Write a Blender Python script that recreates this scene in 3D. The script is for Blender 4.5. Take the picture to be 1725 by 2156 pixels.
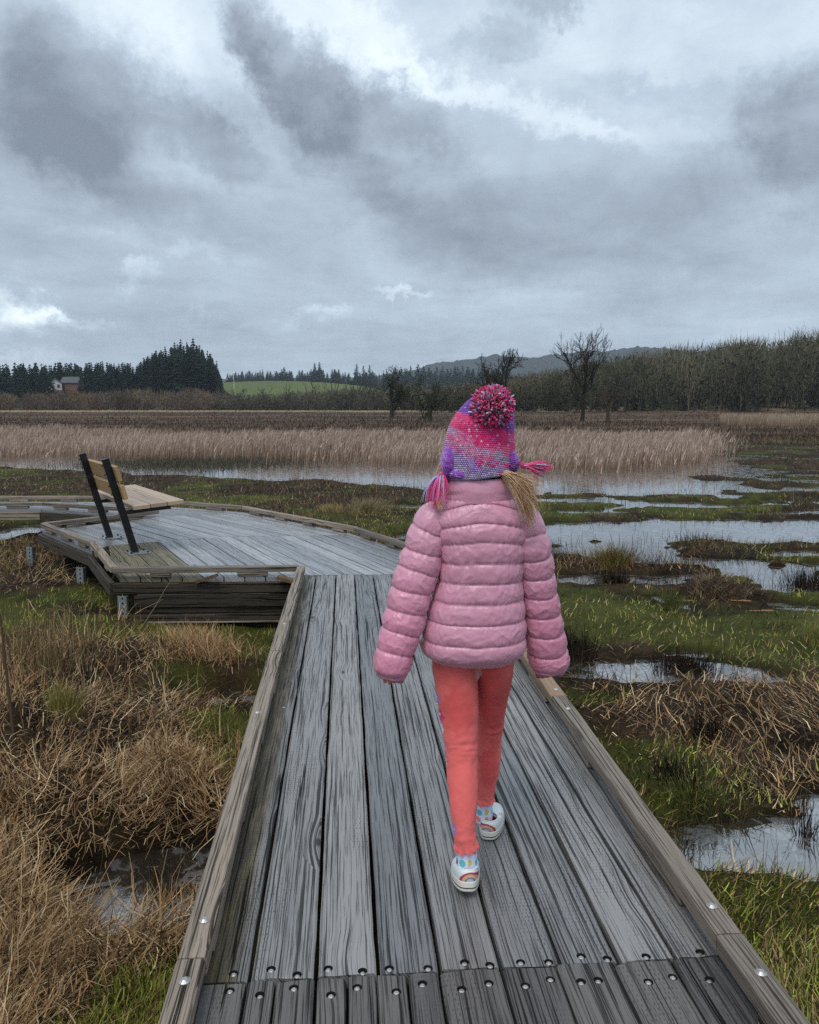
import bpy, bmesh, math, random
import numpy as np
from mathutils import Vector, Matrix
R = math.radians
rnd = random.Random(7)
rng = np.random.default_rng(11)
scene = bpy.context.scene
for o in list(bpy.data.objects): bpy.data.objects.remove(o)
C = scene.collection

# ------------------------------------------------------------------ camera
CAM_H = 1.35
cd = bpy.data.cameras.new('camera'); cam = bpy.data.objects.new('camera', cd); C.objects.link(cam)
cam.location = (0, 0, CAM_H); cam.rotation_euler = (R(90 - 7.21), 0, 0)
cd.sensor_fit = 'HORIZONTAL'; cd.sensor_width = 36; cd.lens = 36.27
cd.clip_start = 0.05; cd.clip_end = 12000
scene.camera = cam

# ------------------------------------------------------------------ node helpers
class NT:
    def __init__(s, tree): s.t = tree; s.n = tree.nodes; s.l = tree.links
    def put(s, sock, v):
        if isinstance(v, bpy.types.NodeSocket): s.l.new(v, sock)
        elif v is not None:
            if sock.type == 'RGBA' and len(v) == 3: v = (*v, 1)
            sock.default_value = v
    def node(s, typ, ins=None, **kw):
        n = s.n.new(typ)
        for k, v in kw.items(): setattr(n, k, v)
        for k, v in (ins or {}).items(): s.put(n.inputs[k], v)
        return n
    def m(s, op, a, b=None, c=None, clamp=False):
        n = s.n.new('ShaderNodeMath'); n.operation = op; n.use_clamp = clamp
        for i, v in enumerate((a, b, c)):
            if v is not None: s.put(n.inputs[i], v)
        return n.outputs[0]
    def v(s, op, a, b=None, out=0):
        n = s.n.new('ShaderNodeVectorMath'); n.operation = op
        s.put(n.inputs[0], a)
        if b is not None:
            if op == 'SCALE': s.put(n.inputs['Scale'], b)
            else: s.put(n.inputs[1], b)
        return n.outputs[out]
    def mix(s, f, a, b, blend='MIX'):
        n = s.n.new('ShaderNodeMix'); n.data_type = 'RGBA'; n.blend_type = blend
        s.put(n.inputs[0], f); s.put(n.inputs[6], a); s.put(n.inputs[7], b)
        return n.outputs[2]
    def ss(s, x, a, b):   # smooth map of x from [a,b] to [0,1]
        n = s.n.new('ShaderNodeMapRange'); n.interpolation_type = 'SMOOTHSTEP'
        s.put(n.inputs[0], x); s.put(n.inputs[1], a); s.put(n.inputs[2], b)
        return n.outputs[0]
    def noise(s, vec, scale=1., detail=2., rough=.5, dist=0., col=False):
        n = s.n.new('ShaderNodeTexNoise')
        s.put(n.inputs['Vector'], vec); s.put(n.inputs['Scale'], scale); s.put(n.inputs['Detail'], detail)
        s.put(n.inputs['Roughness'], rough); s.put(n.inputs['Distortion'], dist)
        return n.outputs[1 if col else 0]
    def xyz(s, v):
        n = s.n.new('ShaderNodeSeparateXYZ'); s.put(n.inputs[0], v); return n.outputs
    def comb(s, x=0., y=0., z=0.):
        n = s.n.new('ShaderNodeCombineXYZ')
        for i, q in enumerate((x, y, z)): s.put(n.inputs[i], q)
        return n.outputs[0]

def new_mat(name):
    m = bpy.data.materials.new(name); m.use_nodes = True
    t = NT(m.node_tree); t.bsdf = t.n['Principled BSDF']; t.out = t.n['Material Output']
    return m, t

# ------------------------------------------------------------------ sky, sun, exposure
def px_dir(px, py):                     # sky direction seen at a place of the 1725 x 2156 view
    p = R(7.21); u = px - 862.5; v = 1078. - py; f = 1738.
    return Vector((u, f*math.cos(p) + v*math.sin(p), -f*math.sin(p) + v*math.cos(p))).normalized()

SUN_EL, SUN_AZ = 58, 200
world = bpy.data.worlds.new('World'); scene.world = world; world.use_nodes = True
w = NT(world.node_tree); w.n.clear()
sky = w.node('ShaderNodeTexSky', sky_type='NISHITA', sun_disc=False, sun_elevation=R(SUN_EL), sun_rotation=R(SUN_AZ))
bg_sky = w.node('ShaderNodeBackground', {'Color': sky.outputs[0], 'Strength': 0.08})
tc = w.node('ShaderNodeTexCoord'); dirv = w.v('NORMALIZE', tc.outputs['Generated'])
sx, sy, sz = w.xyz(dirv)
zc = w.m('ADD', w.m('MAXIMUM', sz, 0.0), 0.13)
plane = w.comb(w.m('DIVIDE', sx, zc), w.m('DIVIDE', sy, zc), 0.0)       # a cloud deck seen in perspective
warpn = w.noise(plane, 1.1, 3, .6, 0, True)
planew = w.v('ADD', plane, w.v('SCALE', w.v('SUBTRACT', warpn, (.5, .5, .5)), .9))
n_big = w.noise(planew, .75, 5, .55)
n_mid = w.noise(planew, 2.3, 7, .6)
n_fine = w.noise(w.v('MULTIPLY', dirv, (1, 1, 1.6)), 7.5, 9, .60, .5)
wn = w.noise(w.v('MULTIPLY', dirv, (1, 1, 1.5)), 3.4, 6, .62, .3, True)
wdir = w.v('ADD', dirv, w.v('SCALE', w.v('SUBTRACT', wn, (.5, .5, .5)), .26))
wn2 = w.noise(dirv, 6., 9, .72, 0., True)
wdir2 = w.v('ADD', dirv, w.v('SCALE', w.v('SUBTRACT', wn2, (.5, .5, .5)), .17))
def blob(px, py, ra, rb, ang, soft=.75, wd=None):
    """weight 0..1 of a patch of cloud: radii in view pixels, tilted by ang degrees"""
    c = px_dir(px, py)
    right = Vector((0, 0, 1)).cross(c).normalized() * -1; up = right.cross(c).normalized()
    if up.z < 0: up = -up
    a = right*math.cos(R(ang)) + up*math.sin(R(ang)); b = up*math.cos(R(ang)) - right*math.sin(R(ang))
    d = w.v('SUBTRACT', wd or wdir, tuple(c))
    k = 1738.
    pa = w.m('MULTIPLY', w.v('DOT_PRODUCT', d, tuple(a), 1), k/ra)
    pb = w.m('MULTIPLY', w.v('DOT_PRODUCT', d, tuple(b), 1), k/rb)
    pc = w.m('MULTIPLY', w.v('DOT_PRODUCT', d, tuple(c), 1), 2.)
    ln = w.v('LENGTH', w.comb(pa, pb, pc), None, 1)
    return w.ss(ln, 1.45, 1.25 - soft - .35)
lum = w.m('ADD', w.m('MULTIPLY', n_big, .26), w.m('MULTIPLY', n_mid, .22))
lum = w.m('ADD', lum, w.m('MULTIPLY', n_fine, .30))
lum = w.m('ADD', lum, .008)                                     # ~ .46 on average
lum = w.m('ADD', lum, w.m('MULTIPLY', w.ss(sz, .12, .62), .11))
def acc(b, k):
    global lum
    lum = w.m('ADD', lum, w.m('MULTIPLY', b, k))
tex_d = w.m('ADD', .10, w.m('MULTIPLY', w.noise(w.v('MULTIPLY', dirv, (1, 1, 1.4)), 9., 8, .62, .4), 1.75))
for a, k in [((150, 170, 150, 120, -25, .4), -.22), ((60, 400, 260, 160, -10), -.08), ((640, 160, 62, 150, 38, .35), -.24), ((560, 90, 40, 70, 30, .5), -.12),
             ((450, 290, 120, 50, -35, .5), -.15), ((860, 250, 110, 50, -10, .4), -.16), ((880, 430, 330, 100, -25), -.10), ((230, 360, 200, 60, -20, .5), -.10),
             ((1200, 480, 420, 120, -8), -.08), ((1690, 310, 90, 120, 20, .4), -.18), ((1040, 100, 80, 30, 0, .5), -.12), ((1500, 420, 200, 60, 0), -.06),
             ((300, 700, 280, 60, 0), -.04), ((1140, 15, 80, 30, 0, .5), -.14), ((1400, 160, 160, 22, -8, .5), -.06), ((700, 330, 160, 40, -30, .5), -.08)]:
    acc(w.m('MULTIPLY', blob(*a, wd=wdir2), tex_d), k*1.1)
for a, k in [((760, 80, 240, 50, -38), .16), ((1050, 215, 300, 26, -16), .15), ((1500, 270, 320, 26, -7), .07),
             ((450, 60, 330, 110, -10), .14), ((1350, 90, 420, 110, -5), .10), ((340, 110, 60, 160, 20), .10),
             ((1640, 700, 200, 60, 0), .04), ((1000, 660, 400, 40, 0), .04)]:
    acc(blob(*a, wd=wdir2), k)
brk = w.ss(n_fine, .36, .62)
for a, k in [((10, 650, 110, 42, -15, .9), .62), ((150, 680, 70, 16, -12, .7), .36), ((305, 598, 60, 22, 25, .8), .20),
             ((850, 624, 75, 13, -12, .8), .20), ((455, 662, 60, 14, 5, .8), .2), ((670, 655, 60, 18, -15, .8), .22),
             ((480, 520, 90, 16, 10, .5), .10), ((30, 740, 90, 16, 0, .6), .15), ((230, 500, 120, 18, -8), .06)]:
    acc(w.m('MULTIPLY', blob(*a, wd=wdir2), brk), k)
lum = w.m('SMOOTH_MAX', lum, .13, .05)
ramp = w.node('ShaderNodeValToRGB', {'Fac': lum}); cr = ramp.color_ramp
cr.elements[0].position = .12; cr.elements[0].color = (.155, .185, .225, 1)
cr.elements[1].position = 1.0; cr.elements[1].color = (.92, .96, .98, 1)
for p_, c_ in [(.30, (.275, .325, .385, 1)), (.46, (.39, .47, .555, 1)), (.62, (.56, .64, .71, 1)), (.80, (.73, .82, .88, 1))]:
    e = cr.elements.new(p_); e.color = c_
bg_cloud = w.node('ShaderNodeBackground', {'Color': ramp.outputs[0], 'Strength': 1.0})
mixw = w.node('ShaderNodeMixShader', {0: .95, 1: bg_sky.outputs[0], 2: bg_cloud.outputs[0]})
wo = w.node('ShaderNodeOutputWorld', {'Surface': mixw.outputs[0]})

sd = bpy.data.lights.new('sun', 'SUN'); so = bpy.data.objects.new('sun', sd); C.objects.link(so)
sd.energy = 1.2; sd.angle = R(28); sd.color = (1.0, .96, .90)
az, el = R(SUN_AZ), R(SUN_EL)
sdir = Vector((math.sin(az)*math.cos(el), math.cos(az)*math.cos(el), math.sin(el)))
so.rotation_euler = sdir.to_track_quat('Z', 'Y').to_euler()

scene.view_settings.view_transform = 'Standard'; scene.view_settings.look = 'None'
scene.view_settings.exposure = 0.55; scene.view_settings.gamma = 1; scene.view_settings.use_curve_mapping = False
scene.render.engine = 'CYCLES'
scene.cycles.use_denoising = False
scene.cycles.max_bounces = 6; scene.cycles.diffuse_bounces = 3; scene.cycles.glossy_bounces = 3
scene.cycles.transmission_bounces = 2; scene.cycles.volume_bounces = 1; scene.cycles.transparent_max_bounces = 4
scene.cycles.use_adaptive_sampling = True; scene.cycles.adaptive_threshold = .008; scene.cycles.sample_clamp_indirect = 4.

# ------------------------------------------------------------------ object helpers
def tag(o, label=None, cat=None, group=None, kind=None):
    if label: o['label'] = label
    if cat: o['category'] = cat
    if group: o['group'] = group
    if kind: o['kind'] = kind
    return o
def empty(name, loc=(0, 0, 0), rz=0, parent=None):
    o = bpy.data.objects.new(name, None); C.objects.link(o); o.location = loc; o.rotation_euler = (0, 0, rz)
    o.empty_display_size = .1
    if parent: o.parent = parent
    return o
def link(name, me, parent=None, loc=(0, 0, 0), rz=0):
    o = bpy.data.objects.new(name, me); C.objects.link(o); o.location = loc; o.rotation_euler = (0, 0, rz)
    if parent: o.parent = parent
    return o
def mesh(name, verts, faces, mat=None, smooth=False, col=None, parent=None, loc=(0, 0, 0), rz=0):
    me = bpy.data.meshes.new(name)
    if isinstance(faces, np.ndarray):
        nf, k = faces.shape
        me.vertices.add(len(verts)); me.vertices.foreach_set('co', np.asarray(verts, dtype=np.float32).ravel())
        me.loops.add(nf*k); me.loops.foreach_set('vertex_index', faces.astype(np.int32).ravel())
        me.polygons.add(nf); me.polygons.foreach_set('loop_start', np.arange(0, nf*k, k, dtype=np.int32))
        me.update(calc_edges=True)
    else:
        me.from_pydata([tuple(map(float, v)) for v in verts], [], [tuple(int(i) for i in f) for f in faces]); me.update()
    if smooth: me.polygons.foreach_set('use_smooth', np.ones(len(me.polygons), dtype=bool))
    if col is not None:
        col = np.asarray(col, dtype=np.float32)
        if col.shape[1] == 3: col = np.hstack([col, np.ones((len(col), 1), dtype=np.float32)])
        a = me.color_attributes.new('Col', 'FLOAT_COLOR', 'POINT'); a.data.foreach_set('color', col.ravel())
    if mat: me.materials.append(mat)
    return link(name, me, parent, loc, rz)
class MB:
    """collects simple solids and links them as ONE mesh object"""
    def __init__(s): s.v = []; s.f = []
    def add(s, vs, fs):
        n = len(s.v); s.v += [tuple(q) for q in vs]; s.f += [tuple(i + n for i in f) for f in fs]
    def box(s, c, half, ax=None):
        ax = ax or (Vector((1, 0, 0)), Vector((0, 1, 0)), Vector((0, 0, 1))); c = Vector(c)
        vs = [c + ax[0]*half[0]*i + ax[1]*half[1]*j + ax[2]*half[2]*k for k in (-1, 1) for j in (-1, 1) for i in (-1, 1)]
        s.add(vs, [(0, 2, 3, 1), (4, 5, 7, 6), (0, 1, 5, 4), (2, 6, 7, 3), (0, 4, 6, 2), (1, 3, 7, 5)])
    def cyl(s, p0, p1, r0, r1=None, n=10, caps=True):
        r1 = r0 if r1 is None else r1
        p0 = Vector(p0); p1 = Vector(p1); d = (p1 - p0).normalized()
        a = d.orthogonal().normalized(); b = d.cross(a)
        vs = []
        for p, r in ((p0, r0), (p1, r1)):
            for i in range(n):
                t = 2*math.pi*i/n; vs.append(p + a*math.cos(t)*r + b*math.sin(t)*r)
        fs = [(i, (i+1) % n, n + (i+1) % n, n + i) for i in range(n)]
        if caps: fs += [tuple(range(n-1, -1, -1)), tuple(range(n, 2*n))]
        s.add(vs, fs)
    def build(s, name, mat, parent=None, loc=(0, 0, 0), rz=0, bevel=0, smooth=False):
        bm = bmesh.new(); vv = [bm.verts.new(v) for v in s.v]
        for f in s.f:
            try: bm.faces.new([vv[i] for i in f])
            except ValueError: pass
        bmesh.ops.recalc_face_normals(bm, faces=bm.faces)
        if bevel: bmesh.ops.bevel(bm, geom=bm.edges[:], offset=bevel, segments=1, affect='EDGES', clamp_overlap=True)
        me = bpy.data.meshes.new(name); bm.to_mesh(me); bm.free()
        if smooth: me.polygons.foreach_set('use_smooth', np.ones(len(me.polygons), dtype=bool))
        me.materials.append(mat)
        return link(name, me, parent, loc, rz)

# smooth value noise in numpy
def hsh(i, j, s):
    n = (i.astype(np.int64)*374761393 + j.astype(np.int64)*668265263 + s*974711) & 0x7fffffff
    n = (n ^ (n >> 13))*1274126177 & 0x7fffffff
    return ((n ^ (n >> 16)) & 0xffff)/65535.
def vn(x, y, s=0):
    x = np.asarray(x, dtype=float); y = np.asarray(y, dtype=float)
    i = np.floor(x); j = np.floor(y); a = x - i; b = y - j; a = a*a*(3-2*a); b = b*b*(3-2*b)
    i = i.astype(np.int64); j = j.astype(np.int64)
    return (hsh(i, j, s)*(1-a) + hsh(i+1, j, s)*a)*(1-b) + (hsh(i, j+1, s)*(1-a) + hsh(i+1, j+1, s)*a)*b
def fbm(x, y, s=0, o=4):
    r = 0; k = 1.; t = 0
    for q in range(o): r = r + vn(x*2**q, y*2**q, s+q*17)*k; t += k; k *= .5
    return r/t
def sst(a, b, x):
    t = np.clip((np.asarray(x, dtype=float)-a)/(b-a), 0, 1); return t*t*(3-2*t)
def lerp(a, b, t): return a + (b-a)*t

# ------------------------------------------------------------------ materials
def attr_mat(name, rough=.8, spec=.3, bump=0, bscale=60, vary=.0, trans=0, coat=0, sheen=0):
    m, t = new_mat(name)
    a = t.node('ShaderNodeVertexColor', layer_name='Col')
    col = a.outputs[0]
    geo = t.node('ShaderNodeNewGeometry')
    if vary:
        n = t.noise(geo.outputs['Position'], bscale, 4, .65)
        col = t.mix(1., col, t.mix(n, (1-vary,)*3, (1+vary,)*3), 'MULTIPLY')
    t.put(t.bsdf.inputs['Base Color'], col); t.put(t.bsdf.inputs['Roughness'], rough)
    t.put(t.bsdf.inputs['Specular IOR Level'], spec)
    if sheen: t.put(t.bsdf.inputs['Sheen Weight'], sheen)
    if bump:
        b = t.node('ShaderNodeBump', {'Height': t.noise(geo.outputs['Position'], bscale, 5, .7), 'Strength': 1, 'Distance': bump})
        t.put(t.bsdf.inputs['Normal'], b.outputs[0])
    return m

def wood(name, light, dark, rough=.45, groove=1., dots=1., knots=1., stain=None, axis_y=True, fine=1., spec=.5, patch=.5):
    """weathered board: grain, checks, knots and the incising marks of treated lumber, in the board's own frame"""
    m, t = new_mat(name)
    oi = t.node('ShaderNodeObjectInfo'); rn = oi.outputs['Random']
    tcn = t.node('ShaderNodeTexCoord'); ob = tcn.outputs['Object']
    ox, oy, oz = t.xyz(ob)
    off = t.m('MULTIPLY', rn, 37.)
    # knots: sparse cells, they push the grain aside
    kv = t.comb(t.m('ADD', t.m('MULTIPLY', ox, 7.), off), t.m('MULTIPLY', oy, 2.6), off)
    vo = t.node('ShaderNodeTexVoronoi', {'Vector': kv, 'Scale': 1., 'Randomness': 1.}, feature='F1')
    rare = t.m('GREATER_THAN', t.xyz(vo.outputs['Color'])[0], .62)
    kd = vo.outputs['Distance']
    knot = t.m('MULTIPLY', t.ss(kd, .11, .05), rare)
    kpush = t.m('MULTIPLY', t.m('MULTIPLY', t.ss(kd, .5, .05), rare), .020*knots)
    lowv = t.comb(t.m('ADD', t.m('MULTIPLY', ox, 9.), off), t.m('MULTIPLY', oy, 1.7), t.m('MULTIPLY', oz, 9.))
    wob = t.m('MULTIPLY', t.m('SUBTRACT', t.noise(lowv, 1., 3, .55), .5), .011)
    gx = t.m('ADD', t.m('ADD', t.m('ADD', ox, wob), kpush), t.m('MULTIPLY', oz, .7))
    g1 = t.noise(t.comb(t.m('MULTIPLY', gx, 270*fine), t.m('MULTIPLY', oy, 3.2), off), 1., 3, .6)
    g2 = t.noise(t.comb(t.m('MULTIPLY', gx, 120*fine), t.m('MULTIPLY', oy, .9), t.m('ADD', off, 3.)), 1., 4, .6)
    chk = t.noise(t.comb(t.m('MULTIPLY', gx, 48), t.m('MULTIPLY', oy, .55), t.m('ADD', off, 8.)), 1., 4, .62)
    lines = t.ss(g1, .46, .34)
    lines2 = t.ss(g2, .435, .385)
    crack = t.ss(chk, .345, .325)
    # incising: staggered short slots
    row = t.m('FLOOR', t.m('MULTIPLY', oy, 62.))
    wl = t.node('ShaderNodeTexWhiteNoise', {'Vector': t.comb(t.m('FLOOR', t.m('ADD', t.m('MULTIPLY', ox, 105.), t.m('MULTIPLY', row, .5))), row, rn)}, noise_dimensions='3D').outputs[0]
    fx = t.m('FRACT', t.m('ADD', t.m('MULTIPLY', ox, 105.), t.m('MULTIPLY', row, .5)))
    fy = t.m('FRACT', t.m('MULTIPLY', oy, 62.))
    slot = t.m('MULTIPLY', t.ss(t.m('ABSOLUTE', t.m('SUBTRACT', fx, .5)), .16, .05), t.ss(t.m('ABSOLUTE', t.m('SUBTRACT', fy, .5)), .30, .18))
    has = t.ss(t.noise(t.comb(t.m('MULTIPLY', ox, 5.), t.m('MULTIPLY', oy, 1.2), t.m('ADD', off, 20.)), 1., 2, .5), .45, .60)
    slot = t.m('MULTIPLY', t.m('MULTIPLY', t.m('MULTIPLY', slot, has), t.m('ADD', .25, wl)), dots*.65)
    big = t.noise(t.comb(t.m('MULTIPLY', ox, 6.), t.m('MULTIPLY', oy, 1.6), t.m('ADD', off, 5.)), 1., 4, .6)
    base = t.mix(t.m('MULTIPLY', t.m('ADD', g2, t.m('MULTIPLY', big, patch)), .75), dark, light)
    tint = t.mix(rn, (.66, .67, .69), (1.22, 1.18, 1.14))
    base = t.mix(1., base, tint, 'MULTIPLY')
    strk = t.noise(t.comb(t.m('MULTIPLY', gx, 22.), t.m('MULTIPLY', oy, .8), t.m('ADD', off, 14.)), 1., 4, .65)
    base = t.mix(t.m('MULTIPLY', t.ss(strk, .50, .34), .38), base, dark)
    if stain:
        col_s, x_lo, x_hi = stain
        sn = t.noise(t.comb(t.m('MULTIPLY', ox, 30.), t.m('MULTIPLY', oy, 3.), 2.), 1., 4, .65)
        f = t.ss(t.m('ADD', ox, t.m('MULTIPLY', t.m('SUBTRACT', sn, .5), .06)), x_hi, x_lo)
        sc_ = t.mix(t.ss(sn, .45, .62), col_s, tuple(c*2.4 for c in col_s))
        base = t.mix(f, base, sc_)
    dk = t.m('MAXIMUM', t.m('MULTIPLY', lines, .66*groove), t.m('MULTIPLY', lines2, .80*groove))
    dk = t.m('MAXIMUM', dk, t.m('MULTIPLY', crack, .92))
    dk = t.m('MAXIMUM', dk, t.m('MULTIPLY', slot, .75))
    dk = t.m('MAXIMUM', dk, t.m('MULTIPLY', knot, .80*knots))
    col = t.mix(dk, base, tuple(c*.05 for c in dark))
    t.put(t.bsdf.inputs['Base Color'], col)
    rr = t.m('ADD', t.m('MULTIPLY', dk, .35), t.m('ADD', rough - .12, t.m('MULTIPLY', big, .30)), clamp=True)
    t.put(t.bsdf.inputs['Roughness'], rr)
    t.put(t.bsdf.inputs['Specular IOR Level'], t.m('MULTIPLY', t.m('SUBTRACT', 1., t.m('MULTIPLY', dk, .9)), spec))
    hgt = t.m('SUBTRACT', t.m('MULTIPLY', g2, .5), t.m('MULTIPLY', dk, 1.))
    b = t.node('ShaderNodeBump', {'Height': hgt, 'Strength': .9, 'Distance': .0026*groove})
    t.put(t.bsdf.inputs['Normal'], b.outputs[0])
    return m

M = {}
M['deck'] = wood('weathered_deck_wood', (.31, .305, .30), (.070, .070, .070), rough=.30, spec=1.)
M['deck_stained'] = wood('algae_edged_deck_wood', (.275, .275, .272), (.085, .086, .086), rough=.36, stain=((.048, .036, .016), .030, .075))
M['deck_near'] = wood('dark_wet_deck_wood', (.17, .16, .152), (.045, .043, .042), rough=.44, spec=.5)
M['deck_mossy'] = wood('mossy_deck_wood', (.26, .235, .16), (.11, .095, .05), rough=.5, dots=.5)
M['deck_far'] = wood('sky_pale_wet_deck_wood', (.42, .43, .45), (.15, .155, .165), rough=.20, spec=1.0, groove=.75)  # sky sheen of the distant wet boards put into the paler bluish base
M['rail'] = wood('weathered_rail_wood', (.36, .30, .24), (.12, .095, .070), rough=.55, dots=0, knots=.8)
M['rail_new'] = wood('orange_tan_rail_wood', (.42, .29, .185), (.24, .14, .085), rough=.6, dots=0, groove=.5)
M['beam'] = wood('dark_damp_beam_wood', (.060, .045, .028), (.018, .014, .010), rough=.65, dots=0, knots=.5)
M['splinter'] = wood('orange_splinter_wood', (.36, .19, .09), (.22, .11, .05), rough=.7, dots=0)
M['wedge'] = wood('brown_split_wood', (.20, .13, .07), (.09, .055, .03), rough=.7, dots=0)
M['bench'] = wood('new_pine_bench_wood', (.52, .35, .165), (.40, .25, .105), rough=.55, dots=0, groove=.22, knots=.3, patch=.2, fine=.6)
M['bench_top'] = wood('wet_pale_bench_wood', (.52, .40, .29), (.42, .30, .20), rough=.38, dots=0, groove=.08, knots=.0, patch=.2, fine=.6)
def plain(name, col, rough=.5, metal=0, spec=.5, bump=0, bscale=80, vary=0):
    m, t = new_mat(name)
    geo = t.node('ShaderNodeTexCoord')
    n = t.noise(geo.outputs['Object'], bscale, 4, .6)
    c = t.mix(n, tuple(q*(1-vary) for q in col), tuple(q*(1+vary) for q in col)) if vary else col
    t.put(t.bsdf.inputs['Base Color'], c)
    t.put(t.bsdf.inputs['Roughness'], rough); t.put(t.bsdf.inputs['Metallic'], metal); t.put(t.bsdf.inputs['Specular IOR Level'], spec)
    if bump:
        b = t.node('ShaderNodeBump', {'Height': n, 'Strength': 1, 'Distance': bump}); t.put(t.bsdf.inputs['Normal'], b.outputs[0])
    return m
M['steel'] = plain('galvanised_steel', (.42, .45, .47), .45, .85, vary=.25, bscale=40)
M['screw'] = plain('worn_screw_steel', (.50, .48, .44), .38, .9, vary=.4, bscale=300)
M['black_steel'] = plain('black_painted_steel', (.006, .0065, .008), .28, 0, .5)
M['hole'] = plain('hole_shade_black', (.004, .004, .004), .9)  # near-black colour paints the shade inside holes
M['veg'] = attr_mat('plant_fibre', .6, .12)
M['veg_dark'] = attr_mat('dark_stem', .8, .04)

# ------------------------------------------------------------------ land form
WATER = -.50
POOLS = [  # x, y, rx, ry, depth factor
    (4.6, 12.4, 2.9, 1.2, 1.), (6.6, 12.1, 2.2, 1.0, .9), (2.6, 12.3, .9, .7, .8), (3.3, 14.6, .9, .4, .7), (5.2, 15.4, 1.3, .5, .7), (7.6, 14.4, 1.5, .5, .7), (1.9, 11.3, .5, .25, .8), (5.3, 10.3, .7, .3, .8), (3.0, 8.9, .35, .16, .8), (5.0, 9.3, .6, .2, .8), (2.1, 6.05, .2, .1, .9), (1.35, 3.75, .1, .06, .9), (2.35, 5.45, .25, .12, 1.), (2.3, 3.8, .25, .15, 1.), (2.9, 4.6, .3, .15, .9), (2.5, 10.5, .95, .42, .8), (3.6, 9.75, .75, .26, .9), (2.25, 8.75, .85, .28, 1.), (4.2, 8.75, .5, .45, .8),
    (1.72, 5.60, .66, .27, 1.1), (1.60, 3.25, .50, .24, 1.5), (2.0, 4.14, .15, .09, 1.), (1.93, 3.62, .12, .14, .9), (-1.12, 5.02, .36, .22, 2.4), (-1.02, 2.96, .34, .30, 4.),
    (.0, 15.4, .55, .5, .8), (.05, 11.7, .4, .5, .8), (-5.9, 11.9, .5, 1.1, 1.1), (6.5, 19.8, 1.8, 1.2, .8), (1.1, 13.6, .6, .3, .6), (6.2, 10.4, .9, .4, .7),
    (10.8, 22.3, 2.6, 3., .55), (12.5, 19., 3., 1.0, .6), (9., 16.2, 2.2, .8, .7), (8.6, 18.2, 1.6, .7, .6), (15., 30., 3., 1.5, .6), (21., 41., 5., 2.5, .6), (17., 26., 3., 1.2, .6), (25, 55, 7, 4, .6), (3.2, 7.9, .25, .12, .5),
    (30., 140., 11., 7., 1.5), (40., 84., 5., 3., 1.2), (15., 118., 9., 4., 1.4), (52, 150, 12, 5, 1.3)]
MOUNDS = [(-1.06, 3.52, .20, .13), (-1.25, 2.25, .24, .06), (-.78, 2.2, .22, .06), (-1.62, 5.55, .45, .14), (-2.4, 5.0, .5, .16), (-2.6, 6.1, .6, .14),
          (-1.75, 4.2, .5, .14), (-1.62, 3.3, .35, .20), (-1.35, 3.9, .3, .10), (-2.0, 3.9, .4, .16), (-1.55, 2.6, .3, .14), (-2.5, 7.6, .6, .07), (-3.9, 7.6, .8, .12),
          (1.15, 4.65, .25, .05), (2.1, 4.85, .4, .07), (3.1, 7.9, .35, .12), (1.25, 2.6, .3, .02), (2.3, 4.3, .3, .05), (1.35, 4.0, .3, .03)]
def near_shore(x):
    """y of the near shore of the long flooded strip in front of the reeds"""
    return np.interp(x, [-40, -14, -7.5, -4.5, -1.9, .4, 3.5, 4.8, 7, 12], [27, 26, 23.1, 21.3, 20.6, 19.1, 17.9, 16.8, 17.5, 22]) + (fbm(x*.8, x*0+3., 5, 3)-.5)*1.6
def reed_edge(x):
    return np.interp(x, [-40, -15, -10, -7.5, -5, .6, 5, 8, 9.9, 14], [32.5, 31, 31.5, 32, 30.5, 27.5, 25.2, 24.6, 25.4, 34])
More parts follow.
